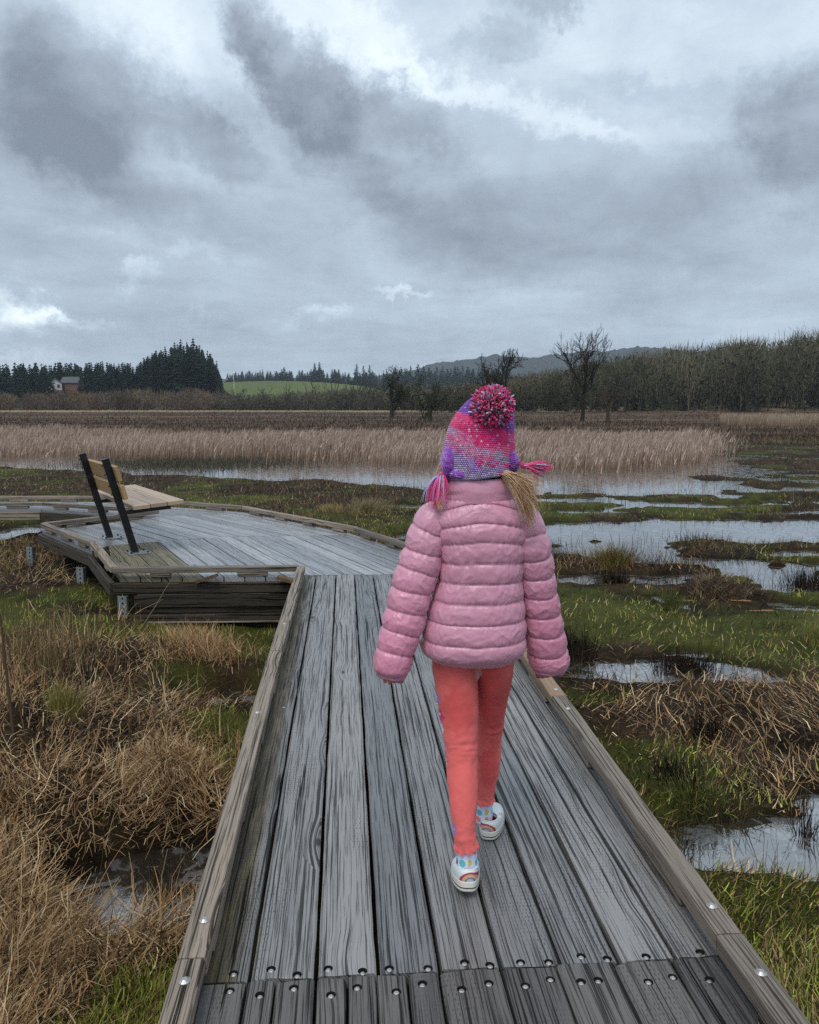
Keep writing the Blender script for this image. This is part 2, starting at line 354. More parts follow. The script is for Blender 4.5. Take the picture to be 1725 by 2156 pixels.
def ground_z(x, y):
    x = np.asarray(x, dtype=float); y = np.asarray(y, dtype=float)
    d = np.hypot(x, y)
    z = WATER + .045 + .05*(fbm(x*.9, y*.9, 1, 4)-.42) + .05*(fbm(x*3.5, y*3.5, 2, 3)-.5)*sst(60, 8, d) + .04*(fbm(x*.12, y*.5, 9, 3)-.5)
    z = z + .055*sst(1.0, -1.0, x)*sst(20, 9, y)
    z = z + .030*(fbm(x*9, y*9, 12, 3)-.5)*sst(30, 10, d)
    for cx, cy, s, h in MOUNDS: z = z + h*np.exp(-((x-cx)**2+(y-cy)**2)/(s*s))
    n = (fbm(x*2.2, y*2.6, 31, 4)-.5)*1.8
    nf = (fbm(x*.5, y*.9, 33, 4)-.5)*2.2
    for cx, cy, rx, ry, k in POOLS:
        q = ((x-cx)/rx)**2 + ((y-cy)/ry)**2
        z = z - .15*k*sst(1.6, .35, q + (n if ry < 3 else nf))
    sp = sst(1.6, 3.0, x - (y-7)*.02)*sst(6.5, 8.5, y)*sst(40, 26, y)
    z = z - .11*sp*sst(.545, .60, fbm(x*.75+3, y*2.3, 37, 5))
    # the long flooded strip behind the near bank
    s = y - near_shore(x)
    wet = sst(-.2, .7, s)*sst(52, 44, y)*sst(9.5, 4.5, x - (y-20)*.38 + (fbm(x*.5, y*.5, 36, 3)-.5)*7)
    z = lerp(z, WATER - .12, wet*sst(.0, .1, wet))
    z = z + .055*sst(6, 10, x - (y-20)*.38)*sst(13, 17, y)*sst(70, 45, y)
    # far field rises a little, hills beyond
    z = z + .95*sst(60, 260, y) + sst(90, 250, y)*.12*(fbm(x*.02, y*.05, 4, 3)-.5)
    z = z + sst(185, 330, y)*sst(10, 140, x)*9.
    z = z + 15*np.exp(-(((x+109)/26.)**2 + ((y-400)/50.)**2))          # wooded knoll
    z = z + 5*np.exp(-(((x+142)/26.)**2 + ((y-350)/26.)**2))
    gx = (x+108)/150.
    z = z + 22.5*sst(430, 690, y)*np.exp(-gx*gx*.9)*sst(1400, 800, y)*lerp(1, .55, sst(-50, 30, x))
    z = z + 7*sst(800, 1000, y)*(.8+.4*fbm(x*.004, x*0, 6, 3))*sst(3000, 1500, y)
    return z

def green_field(x, y):
    g = fbm(x*.8+9, y*.8, 41, 4) + .5*(fbm(x*3.1, y*3.1, 43, 3)-.5)
    for cx, cy, s, k in [(-1.30, 6.15, .60, 1.4), (-1.0, 4.35, .28, .6), (-.85, 3.75, .2, .5), (-1.5, 4.9, .3, .25), (-2.3, 5.7, .4, .3), (1.45, 7.2, .9, .25), (3.4, 6.4, .9, .25), (1.15, 2.2, .6, .3), (1.13, 4.9, .3, .4), (1.3, 4.15, .35, .4), (1.7, 7.0, 1.0, .30), (2.9, 6.2, .8, .25), (1.2, 2.6, .6, .35),
                         (3, 15.5, 2.5, .25), (-3, 16, 3, .12), (-2.5, 7.4, .5, .3), (4, 7, 1.5, .2), (-.9, 2.0, .3, .15), (5, 14.6, 2, .3), (1.15, 3.6, .3, .2)]:
        g = g + k*np.exp(-((x-cx)**2+(y-cy)**2)/(s*s))
    for cx, cy, s, k in [(1.3, 4.5, .22, .5), (2.2, 4.75, .5, .45), (3.2, 7.9, .6, .5), (2.0, 5.35, .6, .2), (1.2, 3.1, .3, .2), (-1.5, 3.5, 1.0, .15), (-1.7, 5.2, 1.2, .2)]:
        g = g - k*np.exp(-((x-cx)**2+(y-cy)**2)/(s*s))
    return g

def grid_axis(lo, hi, fine_lo, fine_hi, step, grow):
    a = list(np.arange(fine_lo, fine_hi+1e-6, step))
    s = step; v = fine_lo
    while v > lo: s *= grow; v -= s; a.insert(0, v)
    s = step; v = fine_hi
    while v < hi: s *= grow; v += s; a.append(v)
    return np.array(a)
gxs = grid_axis(-3500, 3500, -4, 5, .055, 1.045); gys = grid_axis(-400, 5200, 1.2, 10, .055, 1.030)
GX, GY = np.meshgrid(gxs, gys); GZ = ground_z(GX, GY)
nx, ny = len(gxs), len(gys)
vs = np.stack([GX.ravel(), GY.ravel(), GZ.ravel()], 1)
ii, jj = np.meshgrid(np.arange(nx-1), np.arange(ny-1)); a0 = (jj*nx+ii).ravel()
fs = np.stack([a0, a0+1, a0+1+nx, a0+nx], 1)
X, Y, Z = vs.T
g = sst(.50, .72, green_field(X, Y)); d_ = np.hypot(X, Y)
soil = np.array([.020, .014, .009]); brown = np.array([.060, .040, .022]); green = np.array([.10, .125, .022]); straw = np.array([.30, .235, .14])
f1 = fbm(X*6, Y*6, 51, 4)[:, None]; f2 = fbm(X*1.3, Y*1.9, 52, 4)[:, None]
col = lerp(soil, brown, sst(.3, .7, f1)); col = lerp(col, np.array([.012, .010, .008]), sst(.55, .75, f2)*.7)
col = lerp(col, green*(.35+.7*f1), g[:, None]*.75)
# wet mud near the water line
col = lerp(col, np.array([.014, .012, .009]), (sst(WATER+.045, WATER+.0, Z)[:, None])*.85)
# distant burnt field, its pale straw strip, green hill, woodland floor
fs_ = fbm(X*.03, Y*.25, 61, 5)[:, None]; fl = fbm(X*.25, Y*.6, 62, 4)[:, None]
burnt = lerp(np.array([.045, .031, .022]), np.array([.15, .10, .065]), sst(.42, .72, fs_*.6+fl*.4))
col = lerp(col, burnt, sst(42, 60, Y)[:, None])
strip = sst(196, 208, Y + (fl[:, 0]-.5)*30)*sst(330, 250, Y); strip = np.maximum(strip, sst(78, 84, Y)*sst(104, 92, Y)*sst(38, 44, X-(Y-90)*.1)*.8)
col = lerp(col, straw*(.75+.5*fl), strip[:, None]*.8)
col = lerp(col, np.array([.035, .030, .020]), (sst(250, 300, Y))[:, None])
hillg = sst(430, 470, Y)*sst(-225, -190, X)*sst(20, -20, X)*sst(900, 780, Y)
col = lerp(col, np.array([.095, .125, .034])*(.8+.4*fbm(X*.01, Y*.012, 63, 3)[:, None]), hillg[:, None])
m_ground, t = new_mat('marsh_soil')
gcol = t.node('ShaderNodeVertexColor', layer_name='Col').outputs[0]
pos = t.node('ShaderNodeNewGeometry').outputs['Position']
n1 = t.noise(pos, 26., 6, .72); n2 = t.noise(pos, 120., 4, .7)
gcol = t.mix(1., gcol, t.mix(n1, (.35, .35, .35), (1.7, 1.6, 1.5)), 'MULTIPLY')
gcol = t.mix(t.ss(n2, .60, .72), gcol, (.16, .125, .07))
t.put(t.bsdf.inputs['Base Color'], gcol); t.put(t.bsdf.inputs['Roughness'], .75); t.put(t.bsdf.inputs['Specular IOR Level'], .08)
t.put(t.bsdf.inputs['Normal'], t.node('ShaderNodeBump', {'Height': t.m('ADD', n1, t.m('MULTIPLY', n2, .4)), 'Strength': 1., 'Distance': .035}).outputs[0])
ground = mesh('ground', vs, fs, m_ground, True, col); tag(ground, kind='structure')

m_water, t = new_mat('marsh_water')
pos = t.node('ShaderNodeNewGeometry').outputs['Position']
film = t.ss(t.noise(pos, 7., 5, .65, .6), .50, .56)
t.put(t.bsdf.inputs['Base Color'], t.mix(film, (.030, .026, .020), (.13, .135, .14)))
t.put(t.bsdf.inputs['Roughness'], .6); t.put(t.bsdf.inputs['Specular IOR Level'], 0.)
rp = t.v('MULTIPLY', pos, (1, 1.8, 1))
hg = t.m('ADD', t.m('MULTIPLY', t.noise(rp, 9., 3, .5), .6), t.m('MULTIPLY', film, .35))
bw = t.node('ShaderNodeBump', {'Height': hg, 'Strength': .30, 'Distance': .004})
gl = t.node('ShaderNodeBsdfGlossy', {'Color': (1, 1, 1, 1), 'Roughness': t.m('MULTIPLY', film, .10), 'Normal': bw.outputs[0]})
frn = t.node('ShaderNodeFresnel', {'IOR': 1.6, 'Normal': bw.outputs[0]}).outputs[0]      # sky reflection boosted beyond plain water to brighten the pools
mxw = t.node('ShaderNodeMixShader', {0: t.m('ADD', .30, t.m('MULTIPLY', frn, .70)), 1: t.bsdf.outputs[0], 2: gl.outputs[0]}); t.put(t.out.inputs['Surface'], mxw.outputs[0])
water = mesh('water', [(-200, .2, WATER), (200, .2, WATER), (200, 180, WATER+.0), (-200, 180, WATER+.0)], [(0, 1, 2, 3)], m_water); tag(water, kind='structure')

# ------------------------------------------------------------------ boardwalk
S = .078; K_ = math.hypot(1, S); DA = math.atan(S)              # boardwalk heading: slightly left of the view
def uv(u, v): return ((u - S*v)/K_, (v + S*u)/K_)
def fine_board(name, u0, u1, v0, v1, mat, parent, gap=.005, step=.05, sink=0., holes=()):
    """a board as a fine mesh in its own frame: worn edges, slight cup, ragged ends"""
    wd = (u1-u0)-2*gap; L = v1-v0-.006; cu, cv = (u0+u1)/2, (v0+v1)/2
    xs = np.array([-.5, -.5, -.46, -.2, .06, .3, .46, .5, .5])*wd
    zs = np.array([-.038, -.006, -.001, 0, .0003, 0, -.001, -.006, -.038])
    ny_ = max(3, int(L/step)); seed = rnd.randrange(9999)
    ys = np.linspace(-L/2, L/2, ny_+1)
    XX, YY = np.meshgrid(xs, ys); ZZ = np.repeat(zs[None], ny_+1, 0).copy()
    e = (fbm(YY*6+seed, np.sign(XX)*9., seed, 3)-.5)*.006*(np.abs(XX) > .4*wd)
    XX = XX + e
    YY = YY + (np.abs(YY) > L/2-.001)*(fbm(XX*60, np.sign(YY)*5., seed+3, 2)-.5)*.012
    ZZ = ZZ + (zs > -.03)[None]*((fbm(XX*14, YY*2.2, seed+5, 3)-.5)*.0035) + sink
    n = len(xs); V = np.stack([XX.ravel(), YY.ravel(), ZZ.ravel()], 1)
    F = [(j*n+i, j*n+i+1, (j+1)*n+i+1, (j+1)*n+i) for j in range(ny_) for i in range(n-1)]
    F.append(tuple(range(n-1, -1, -1))); F.append(tuple(ny_*n+i for i in range(n)))
    F += [((j+1)*n, (j+1)*n+n-1, j*n+n-1, j*n) for j in range(ny_)]
    x, y = uv(cu, cv)
    o = mesh(name, V, F, mat, False, None, parent, (x, y, 0), DA)
    if holes:
        mb = MB()
        for hu, hv in holes: mb.cyl((hu-cu, hv-cv, -.016), (hu-cu, hv-cv, .02), .0115, .0125, 12)
        cut = mb.build('cutter', M['hole'], None); cut.location = o.location; cut.rotation_euler = o.rotation_euler
        md = o.modifiers.new('b', 'BOOLEAN'); md.operation = 'DIFFERENCE'; md.object = cut; md.solver = 'EXACT'
        md.material_mode = 'TRANSFER'
        bpy.context.view_layer.update()
        me = bpy.data.meshes.new_from_object(o.evaluated_get(bpy.context.evaluated_depsgraph_get()))
        o.modifiers.clear(); o.data = me; bpy.data.objects.remove(cut)
    return o

SEAM = 1.825; JOIN = 6.62
walk = empty('boardwalk'); tag(walk, 'wet grey plank boardwalk with low kerb rails that the child is walking on', 'boardwalk')
scr_up = [(-.28, 1.832), (-.191, 1.845), (-.127, 1.826), (-.053, 1.847), (-.03, 1.847), (.03, 1.834), (.095, 1.849), (.122, 1.855), (.189, 1.842), (.28, 1.870), (.266, 1.847), (.341, 1.853), (.418, 1.873),
          (.487, 1.86), (.572, 1.894), (.634, 1.871), (.733, 1.894), (.797, 1.885), (.872, 1.907)]
scr_lo = [(-.281, 1.773), (-.209, 1.757), (-.132, 1.781), (-.045, 1.759), (.016, 1.784), (.107, 1.77), (.17, 1.795), (.26, 1.776), (.327, 1.797), (.412, 1.791), (.476, 1.812), (.546, 1.802), (.588, 1.807),
          (.629, 1.812), (.706, 1.804), (.771, 1.822), (.853, 1.809)]
def to_v(u, y): return y*K_ - S*u
scr_up = [(u, max(SEAM+.016, to_v(u, y))) for u, y in scr_up]; scr_lo = [(u, min(SEAM-.016, to_v(u, y))) for u, y in scr_lo]
edges_main = [-.405, -.241, -.083, .067, .217, .367, .515, .660, .806, .975]
edges_near = [-.405, -.245, -.177, -.082, -.007, .062, .137, .213, .364, .501, .643, .79, .975]
def pick(sl, a, b):
    r = []
    for u, v in sl:
        if a+.016 < u < b-.016 and all(abs(u-q[0]) + abs(v-q[1]) > .036 for q in r): r.append((u, v))
    return r
used = []
for k in range(len(edges_main)-1):
    a, b = edges_main[k], edges_main[k+1]; h = pick(scr_up, a, b); used += h
    # boards widen a touch towards the junction: the far end is a second, slightly wider run in the photo
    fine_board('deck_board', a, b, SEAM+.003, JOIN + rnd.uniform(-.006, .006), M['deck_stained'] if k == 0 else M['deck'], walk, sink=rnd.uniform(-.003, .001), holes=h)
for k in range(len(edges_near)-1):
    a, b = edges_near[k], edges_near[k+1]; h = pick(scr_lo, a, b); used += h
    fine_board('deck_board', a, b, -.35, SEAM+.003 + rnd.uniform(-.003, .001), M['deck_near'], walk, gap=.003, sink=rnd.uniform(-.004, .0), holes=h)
mb = MB(); mb.cyl((0, 0, -.012), (0, 0, -.0052), .0072, .0072, 10); mb.cyl((0, 0, -.0052), (0, 0, -.0035), .0072, .004, 10)
first = None
for u, v in used:
    x, y = uv(u, v)
    if first is None: first = mb.build('screw', M['screw'], walk, (x, y, 0), smooth=False); o = first
    else: o = link('screw', first.data, walk, (x, y, rnd.uniform(-.001, .001)))
# extra small fasteners along the deck, over the joists
for v in (3.62, 5.35):
    for k in range(len(edges_main)-1):
        for s in (.3, .7):
            if rnd.random() < .7:
                u = lerp(edges_main[k], edges_main[k+1], s); x, y = uv(u, v + rnd.uniform(-.03, .03))
                link('screw', first.data, walk, (x, y, .0025))

def rail_piece(p0, p1, parent, mat, wdt=.065, z0=.040, z1=.085, name='curb_rail', seg=.08):
    p0 = Vector((*p0, 0)); p1 = Vector((*p1, 0)); d = p1-p0; L = d.length-.004; ang = math.atan2(-d.x, d.y); c = (p0+p1)/2
    n = max(2, int(L/seg)); seed = rnd.randrange(9999)
    h2 = wdt/2; prof = [(-h2, z0), (h2, z0), (h2, z1-.004), (h2-.004, z1), (-h2+.004, z1), (-h2, z1-.004)]
    V = []
    for j in range(n+1):
        y = -L/2 + L*j/n
        for i, (a, z) in enumerate(prof):
            e = float(fbm(y*5+seed, i//3*4.+.5, seed, 3)-.5)*.007
            V.append((a + e, y, z + (e*.4 if z > z1-.01 else 0)))
    F = [(j*6+i, j*6+(i+1) % 6, (j+1)*6+(i+1) % 6, (j+1)*6+i) for j in range(n) for i in range(6)]
    F += [(5, 4, 3, 2, 1, 0), tuple(n*6+i for i in range(6))]
    return mesh(name, V, F, mat, False, None, parent, (c.x, c.y, 0), ang)
def rail_run(pts, parent, mats=None, bspace=.62, blen=.24, wdt=.065):
    for k in range(len(pts)-1):
        a, b = Vector(pts[k]), Vector(pts[k+1]); d = b-a; L = d.length; d = d/L
        rail_piece(a, b, parent, (mats[k] if mats else M['rail']), wdt)
        nb = max(1, round(L/bspace)); ang = math.atan2(-d.x, d.y)
        for i in range(nb):
            c = a + d*(L*(i+.5)/nb)
            mb = MB(); mb.box((0, 0, .0225), (wdt*.44, blen/2 + rnd.uniform(-.03, .03), .0175))
            mb.build('curb_block', M['rail'], parent, (c.x, c.y, 0), ang + rnd.uniform(-.02, .02), bevel=.003)
L_ = [uv(-.366, v) for v in (-.3, 1.80)] + [uv(-.374, 4.25), uv(-.362, 6.60)]
R_ = [uv(.918, v) for v in (-.3, 1.79)] + [uv(.934, 3.46), uv(.955, 6.62)]
rail_run(L_, walk, None, .7, .30)
rail_run(R_, walk, [M['rail'], M['rail'], M['rail_new']], .7, .30)
mb = MB(); mb.cyl((0, 0, .0845), (0, 0, .087), .0135, .0135, 14); mb.cyl((0, 0, .087), (0, 0, .092), .0125, .006, 14)
bolt0 = None
for u, y in [(-.360, 1.907), (-.367, 1.688), (-.376, 3.315), (-.366, 4.74), (.923, 1.966), (.923, 1.715), (.93, 3.36), (.94, 3.60), (.945, 5.2)]:
    x, yy = uv(u, to_v(u, y))
    if bolt0 is None: bolt0 = mb.build('rail_bolt', M['screw'], walk, (x, yy, 0))
    else: link('rail_bolt', bolt0.data, walk, (x, yy, 0))
def beam(p0, p1, z0, z1, th, mat, parent, name='beam', bev=.004):
    p0 = Vector((*p0, 0)); p1 = Vector((*p1, 0)); d = p1-p0; L = d.length; ang = math.atan2(-d.x, d.y); c = (p0+p1)/2
    mb = MB(); mb.box((0, 0, 0), (th/2, L/2, (z1-z0)/2))
    return mb.build(name, mat, parent, (c.x, c.y, (z0+z1)/2), ang, bevel=bev)
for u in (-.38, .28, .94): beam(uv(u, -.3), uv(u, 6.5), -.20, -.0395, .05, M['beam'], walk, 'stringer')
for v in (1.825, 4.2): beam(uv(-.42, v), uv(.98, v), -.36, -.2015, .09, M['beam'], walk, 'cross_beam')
for v in (1.825, 4.2):
    for u in (-.33, .88):
        x, y = uv(u, v); mb = MB(); mb.box((0, 0, -.62), (.05, .05, .255)); mb.build('pier', M['beam'], walk, (x, y, 0), DA)

# ---- platform and far walkway: boards clipped to their outline
def clip(poly, n, c):          # keep points with p.n <= c
    out = []
    for i in range(len(poly)):
        a, b = poly[i], poly[(i+1) % len(poly)]; da, db = a.dot(n)-c, b.dot(n)-c
        if da <= 0: out.append(a)
        if da*db < 0: out.append(a + (b-a)*(da/(da-db)))
    return out
def plank_field(poly, ang, width, parent, mat, gap=.010, start=0., mats=None, step_split=None):
    d = Vector((-math.sin(ang), math.cos(ang))); n = Vector((d.y, -d.x))
    P_ = [Vector(p) for p in poly]; us = [p.dot(n) for p in P_]
    u = min(us) + start
    while u < max(us):
        q = clip(clip(P_, n, u+width-gap), -n, -(u))
        if len(q) >= 3:
            c = sum(q, Vector((0, 0)))/len(q)
            loc = [Matrix.Rotation(-ang, 2) @ (p-c) for p in q]
            ar = abs(sum(loc[i].x*loc[(i+1) % len(loc)].y - loc[(i+1) % len(loc)].x*loc[i].y for i in range(len(loc))))/2
            if ar > .01:
                dz = rnd.uniform(-.003, .001); k = len(loc)
                cx = sum(p.x for p in loc)/k
                V = [(p.x, p.y, dz) for p in loc] + [(p.x, p.y, -.038) for p in loc]
                F = [tuple(range(k)), tuple(range(2*k-1, k-1, -1))] + [(i, i+k, (i+1) % k + k, (i+1) % k) for i in range(k)]
                sgn = sum(loc[i].x*loc[(i+1) % k].y - loc[(i+1) % k].x*loc[i].y for i in range(k))
                if sgn < 0: F = [tuple(reversed(f)) for f in F]
                mt = mats(c) if mats else mat
                mesh('deck_board', V, F, mt, False, None, parent, (c.x, c.y, 0), ang)
        u += width
deck = empty('viewing_platform'); tag(deck, 'widened wooden viewing platform with low kerb rails carrying the bench', 'platform')
J2 = [(-.60, 8.76), (-.744, 8.735), (-1.95, 8.585), (-2.58, 8.29), (-2.96, 8.02)]
Jx0, Jx1 = uv(-.40, JOIN+.006), uv(.985, JOIN+.006)
A_, C2_, C1_, K1 = (-2.36, 6.49), (-3.02, 7.74), (-4.07, 9.04), (-3.14, 10.20)
F3_, F4_, F5_ = (-2.12, 10.60), (-.56, 8.72), (-.02, 7.66)
def J2y(pts, dy): return [(x, y+dy) for x, y in pts]
poly2 = [A_, (-.86, 6.52), Jx0, Jx1, F5_] + J2y(J2, -.005)
poly3 = J2y(J2, .005)[::-1] + [F4_, F3_, K1, C1_, C2_]
def m2(c): return M['deck_mossy'] if (c.x < -2.25) else M['deck_far']
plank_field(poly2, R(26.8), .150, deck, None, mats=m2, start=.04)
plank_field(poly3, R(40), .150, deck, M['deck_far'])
rail_run([uv(.955, 6.64), (-.03, 7.66), (-.57, 8.72)], deck); rail_run([(-.57, 8.72), (-2.14, 10.60)], deck)
rail_run([(-.90, 6.56), (-2.36, 6.49)], deck, [M['rail']], .72, .2, .075)
rail_run([(-2.36, 6.50), (-3.0, 7.74), (-4.05, 9.04)], deck); rail_run([(-4.05, 9.06), (-3.14, 10.20)], deck)
# a loose wedge and a splinter poking out beneath the front rail
for (p, q) in (((-1.70, 6.47, -.030), (-1.53, 6.43, .03)), ((-1.05, 6.46, .012), (-.90, 6.44, -.03))):
    p = Vector(p); q = Vector(q); d = (q-p).normalized(); up = Vector((0, 0, 1)); s_ = d.cross(up).normalized()
    mb = MB(); mb.box((0, 0, 0), ((q-p).length/2, .03, .012), (d, s_, d.cross(s_)))
    o = mb.build('wedge', M['wedge'], deck, (p+q)/2)
rims = [((-2.36, 6.46), (-.92, 6.53), -.125, -.040), ((-2.385, 6.49), (-3.045, 7.74), -.15, -.040), ((-3.045, 7.75), (-4.10, 9.04), -.15, -.040), ((-4.10, 9.06), (-3.16, 10.22), -.15, -.040),
        (uv(1.0, 6.64), (.0, 7.70), -.15, -.040), ((.0, 7.71), (-.54, 8.76), -.15, -.040), ((-.54, 8.77), (-2.10, 10.63), -.15, -.040)]
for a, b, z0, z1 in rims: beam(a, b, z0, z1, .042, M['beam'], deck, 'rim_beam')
# the stacked retaining boards below the front edge
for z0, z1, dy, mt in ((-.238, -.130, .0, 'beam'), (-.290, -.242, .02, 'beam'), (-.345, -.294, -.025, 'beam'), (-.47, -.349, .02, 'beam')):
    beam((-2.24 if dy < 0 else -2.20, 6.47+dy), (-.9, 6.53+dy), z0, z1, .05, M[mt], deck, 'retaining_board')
beam((-2.24, 6.44), (-.9, 6.50), -.3535, -.3455, .10, M['rail'], deck, 'ledge_board', .001)
for a, b in (((-2.2, 6.9), (.5, 7.0)), ((-2.9, 8.0), (-.1, 7.7)), ((-3.7, 9.0), (-.8, 8.9)), ((-3.0, 10.0), (-2.0, 10.3))):
    beam(a, b, -.19, -.0395, .05, M['beam'], deck, 'joist')
for x, y in ((-2.9, 8.1), (-3.8, 9.1), (.3, 7.0), (-.4, 8.3), (-1.6, 9.8), (-2.9, 9.9), (-1.5, 7.0)):
    mb = MB(); mb.box((0, 0, -.52), (.06, .06, .33)); mb.build('pier', M['beam'], deck, (x, y, 0), .5)
def bracket(x, y, zt, zb, ang, parent):
    mb = MB(); w2 = .034
    mb.box((0, 0, (zt+zb)/2), (w2, .003, (zt-zb)/2)); mb.box((-w2, .02, (zt+zb)/2), (.003, .023, (zt-zb)/2)); mb.box((w2, .02, (zt+zb)/2), (.003, .023, (zt-zb)/2))
    o = mb.build('steel_bracket', M['steel'], parent, (x, y, 0), ang)
    for i in range(5):
        z = zt - (zt-zb)*(i+.5)/5; mb = MB(); mb.cyl((.004, -.0036, z), (.004, -.0045, z), .0085, .0085, 10)
        mb.build('bolt_hole_shade_disc', M['hole'], o)  # flat black disc painted as the shaded hole, nothing is cut
    mb = MB(); mb.box((0, .025, zb-.12), (.045, .03, .12)); mb.build('bracket_post', M['beam'], parent, (x, y, 0), ang, .003)
bracket(-2.285, 6.42, -.135, -.335, 0, deck)
bracket(-3.13, 7.70, -.155, -.36, R(-12), deck)
bracket(-4.14, 8.86, -.155, -.36, R(-12), deck)

far = empty('far_walkway'); tag(far, 'distant stretch of boardwalk running off left behind the bench', 'boardwalk')
K2, F3b, F2_, F1_, N1_ = (-3.15, 10.215), (-2.13, 10.615), (-3.0, 11.12), (-4.55, 11.85), (-4.93, 10.98)
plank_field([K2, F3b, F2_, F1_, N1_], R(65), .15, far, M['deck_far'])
plank_field([(-4.94, 10.98), (-4.56, 11.85), (-12.5, 12.0), (-12.5, 10.98)], R(90), .15, far, M['deck_far'])
rail_run([(-3.16, 10.23), (-4.92, 11.02), (-12.5, 11.0)], far, None, .7, .25); rail_run([(-2.16, 10.63), (-3.0, 11.10), (-4.55, 11.83), (-12.5, 11.95)], far, None, .7, .25)
for a, b in (((-3.18, 10.2), (-4.93, 10.96)), ((-4.94, 10.95), (-12.5, 10.95)), ((-4.55, 11.88), (-12.5, 12.02)), ((-2.14, 10.66), (-4.53, 11.88))): beam(a, b, -.14, -.040, .042, M['beam'] if a[0] > -4.9 else M['rail'], far, 'rim_beam')
for x in (-4.6, -6.6, -8.6, -10.6):
    for y in (11.1, 11.8):
        mb = MB(); mb.box((0, 0, -.40), (.09, .09, .26)); mb.build('pier', M['beam'], far, (x, y, 0), .1)

# ------------------------------------------------------------------ bench
bench = empty('park_bench', (-2.56, 7.60, 0)); tag(bench, 'pine bench with black steel posts and two backrest planks, seen from behind', 'bench')
be = Vector((-.530, .848, 0)).normalized(); bn = Vector((be.y, -be.x, 0)); up = Vector((0, 0, 1))
HB = .89; LEAN = .235
def bp(e, n, z): return be*e + bn*n + up*z
lean = (bp(0, -LEAN, HB)).normalized(); ln_n = lean.cross(be).normalized()   # across the post, facing the seat side or back
if ln_n.dot(bn) < 0: ln_n = -ln_n
for e in (0., 1.06):
    b0 = bp(e, 0, .008); t0 = bp(e, -LEAN, HB)
    mb = MB(); mb.box((b0+t0)/2, (.021, .032, (t0-b0).length/2), (be, ln_n, lean)); mb.build('post', M['black_steel'], bench, bevel=.003)
    mb = MB(); mb.box(bp(e, .02, .007), (.13*.75, .10, .004), (be, bn, up)); pl = mb.build('base_plate', M['steel'], bench, bevel=.001)
    for a in (-1, 1):
        for c in (-1, 1):
            mb = MB(); mb.cyl(bp(e+a*.075, .02+c*.075, .011), bp(e+a*.075, .02+c*.075, .024), .010, .010, 6); mb.build('anchor_bolt', M['black_steel'], pl)
    # seat bracket: arm under the seat and a small strut
    a0 = bp(e, -LEAN*.42/HB+.02, .392); a1 = bp(e, .34, .415)
    mb = MB(); dd = (a1-a0).normalized(); mb.box((a0+a1)/2, ((a1-a0).length/2, .02, .017), (dd, be, dd.cross(be))); mb.build('seat_bracket', M['black_steel'], bench)
    for zz in (.56, .64, .745, .83):
        q = bp(e, -LEAN*zz/HB - .036, zz); mb = MB(); mb.cyl(q, q - bn*.012, .010, .008, 8); mb.build('carriage_bolt', M['black_steel'], bench)
e0, e1 = -.10, 1.15
for zc_, hh in ((.585, .068), (.755, .070)):
    c = bp((e0+e1)/2, -LEAN*zc_/HB + .054, zc_)
    mb = MB(); mb.box((0, 0, 0), ((hh), (e1-e0)/2, .019)); o = mb.build('backrest_board', M['bench'], bench, c, bevel=.003)
    mx = Matrix((lean, be, ln_n)).transposed(); o.rotation_euler = mx.to_euler()
se0, se1 = -.10, 1.75
sdx = (bn*.43 + up*.03).normalized()
for i in range(3):
    n0 = -.02 + i*.158
    c = bp((se0+se1)/2, n0+.072, .437 + (n0+.072)*.07)
    mb = MB(); mb.box((0, 0, 0), (.0755, (se1-se0)/2, .019)); o = mb.build('seat_board', M['bench_top'], bench, c, bevel=.003)
    o.rotation_euler = Matrix((sdx, be, sdx.cross(be))).transposed().to_euler()
# ------------------------------------------------------------------ plants: ribbons and twigs in bulk
def ribbons(root, az, L, t0, bend, wid, colr, segs=3, taper=.25, curl=0., wob=0., tipc=None):
    """N blades as flat ribbons: leaning t0 from upright, bending by bend along their length"""
    N = len(root); V = np.zeros((N, segs+1, 2, 3)); p = root.astype(float).copy()
    az = np.asarray(az, dtype=float) + np.zeros(N); psi = rng.uniform(-.6, .6, N)
    a = az.copy(); Cc = np.zeros((N, segs+1, 2, 3))
    for k in range(segs+1):
        f = k/segs; wv = np.stack([np.cos(psi), np.sin(psi), np.zeros(N)], 1)*((wid*(1-(1-taper)*f))/2)[:, None]
        V[:, k, 0] = p - wv; V[:, k, 1] = p + wv
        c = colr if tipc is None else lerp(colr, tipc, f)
        Cc[:, k, 0] = c; Cc[:, k, 1] = c
        th = t0 + bend*(f+.5/segs) + (rng.normal(0, wob, N) if wob else 0)
        a = a + curl*rng.normal(0, 1, N)
        st = L/segs
        p = p + np.stack([np.sin(th)*np.cos(a)*st, np.sin(th)*np.sin(a)*st, np.cos(th)*st], 1)
    b = (np.arange(N)*(segs+1)*2)[:, None] + (np.arange(segs)*2)[None]
    F = np.stack([b, b+1, b+3, b+2], -1).reshape(-1, 4)
    return V.reshape(-1, 3), F, Cc.reshape(-1, 3)
def join(parts):
    n = 0; V = []; F = []; Cc = []
    for v, f, c in parts: V.append(v); F.append(f+n); Cc.append(c); n += len(v)
    return np.concatenate(V), np.concatenate(F), np.concatenate(Cc)
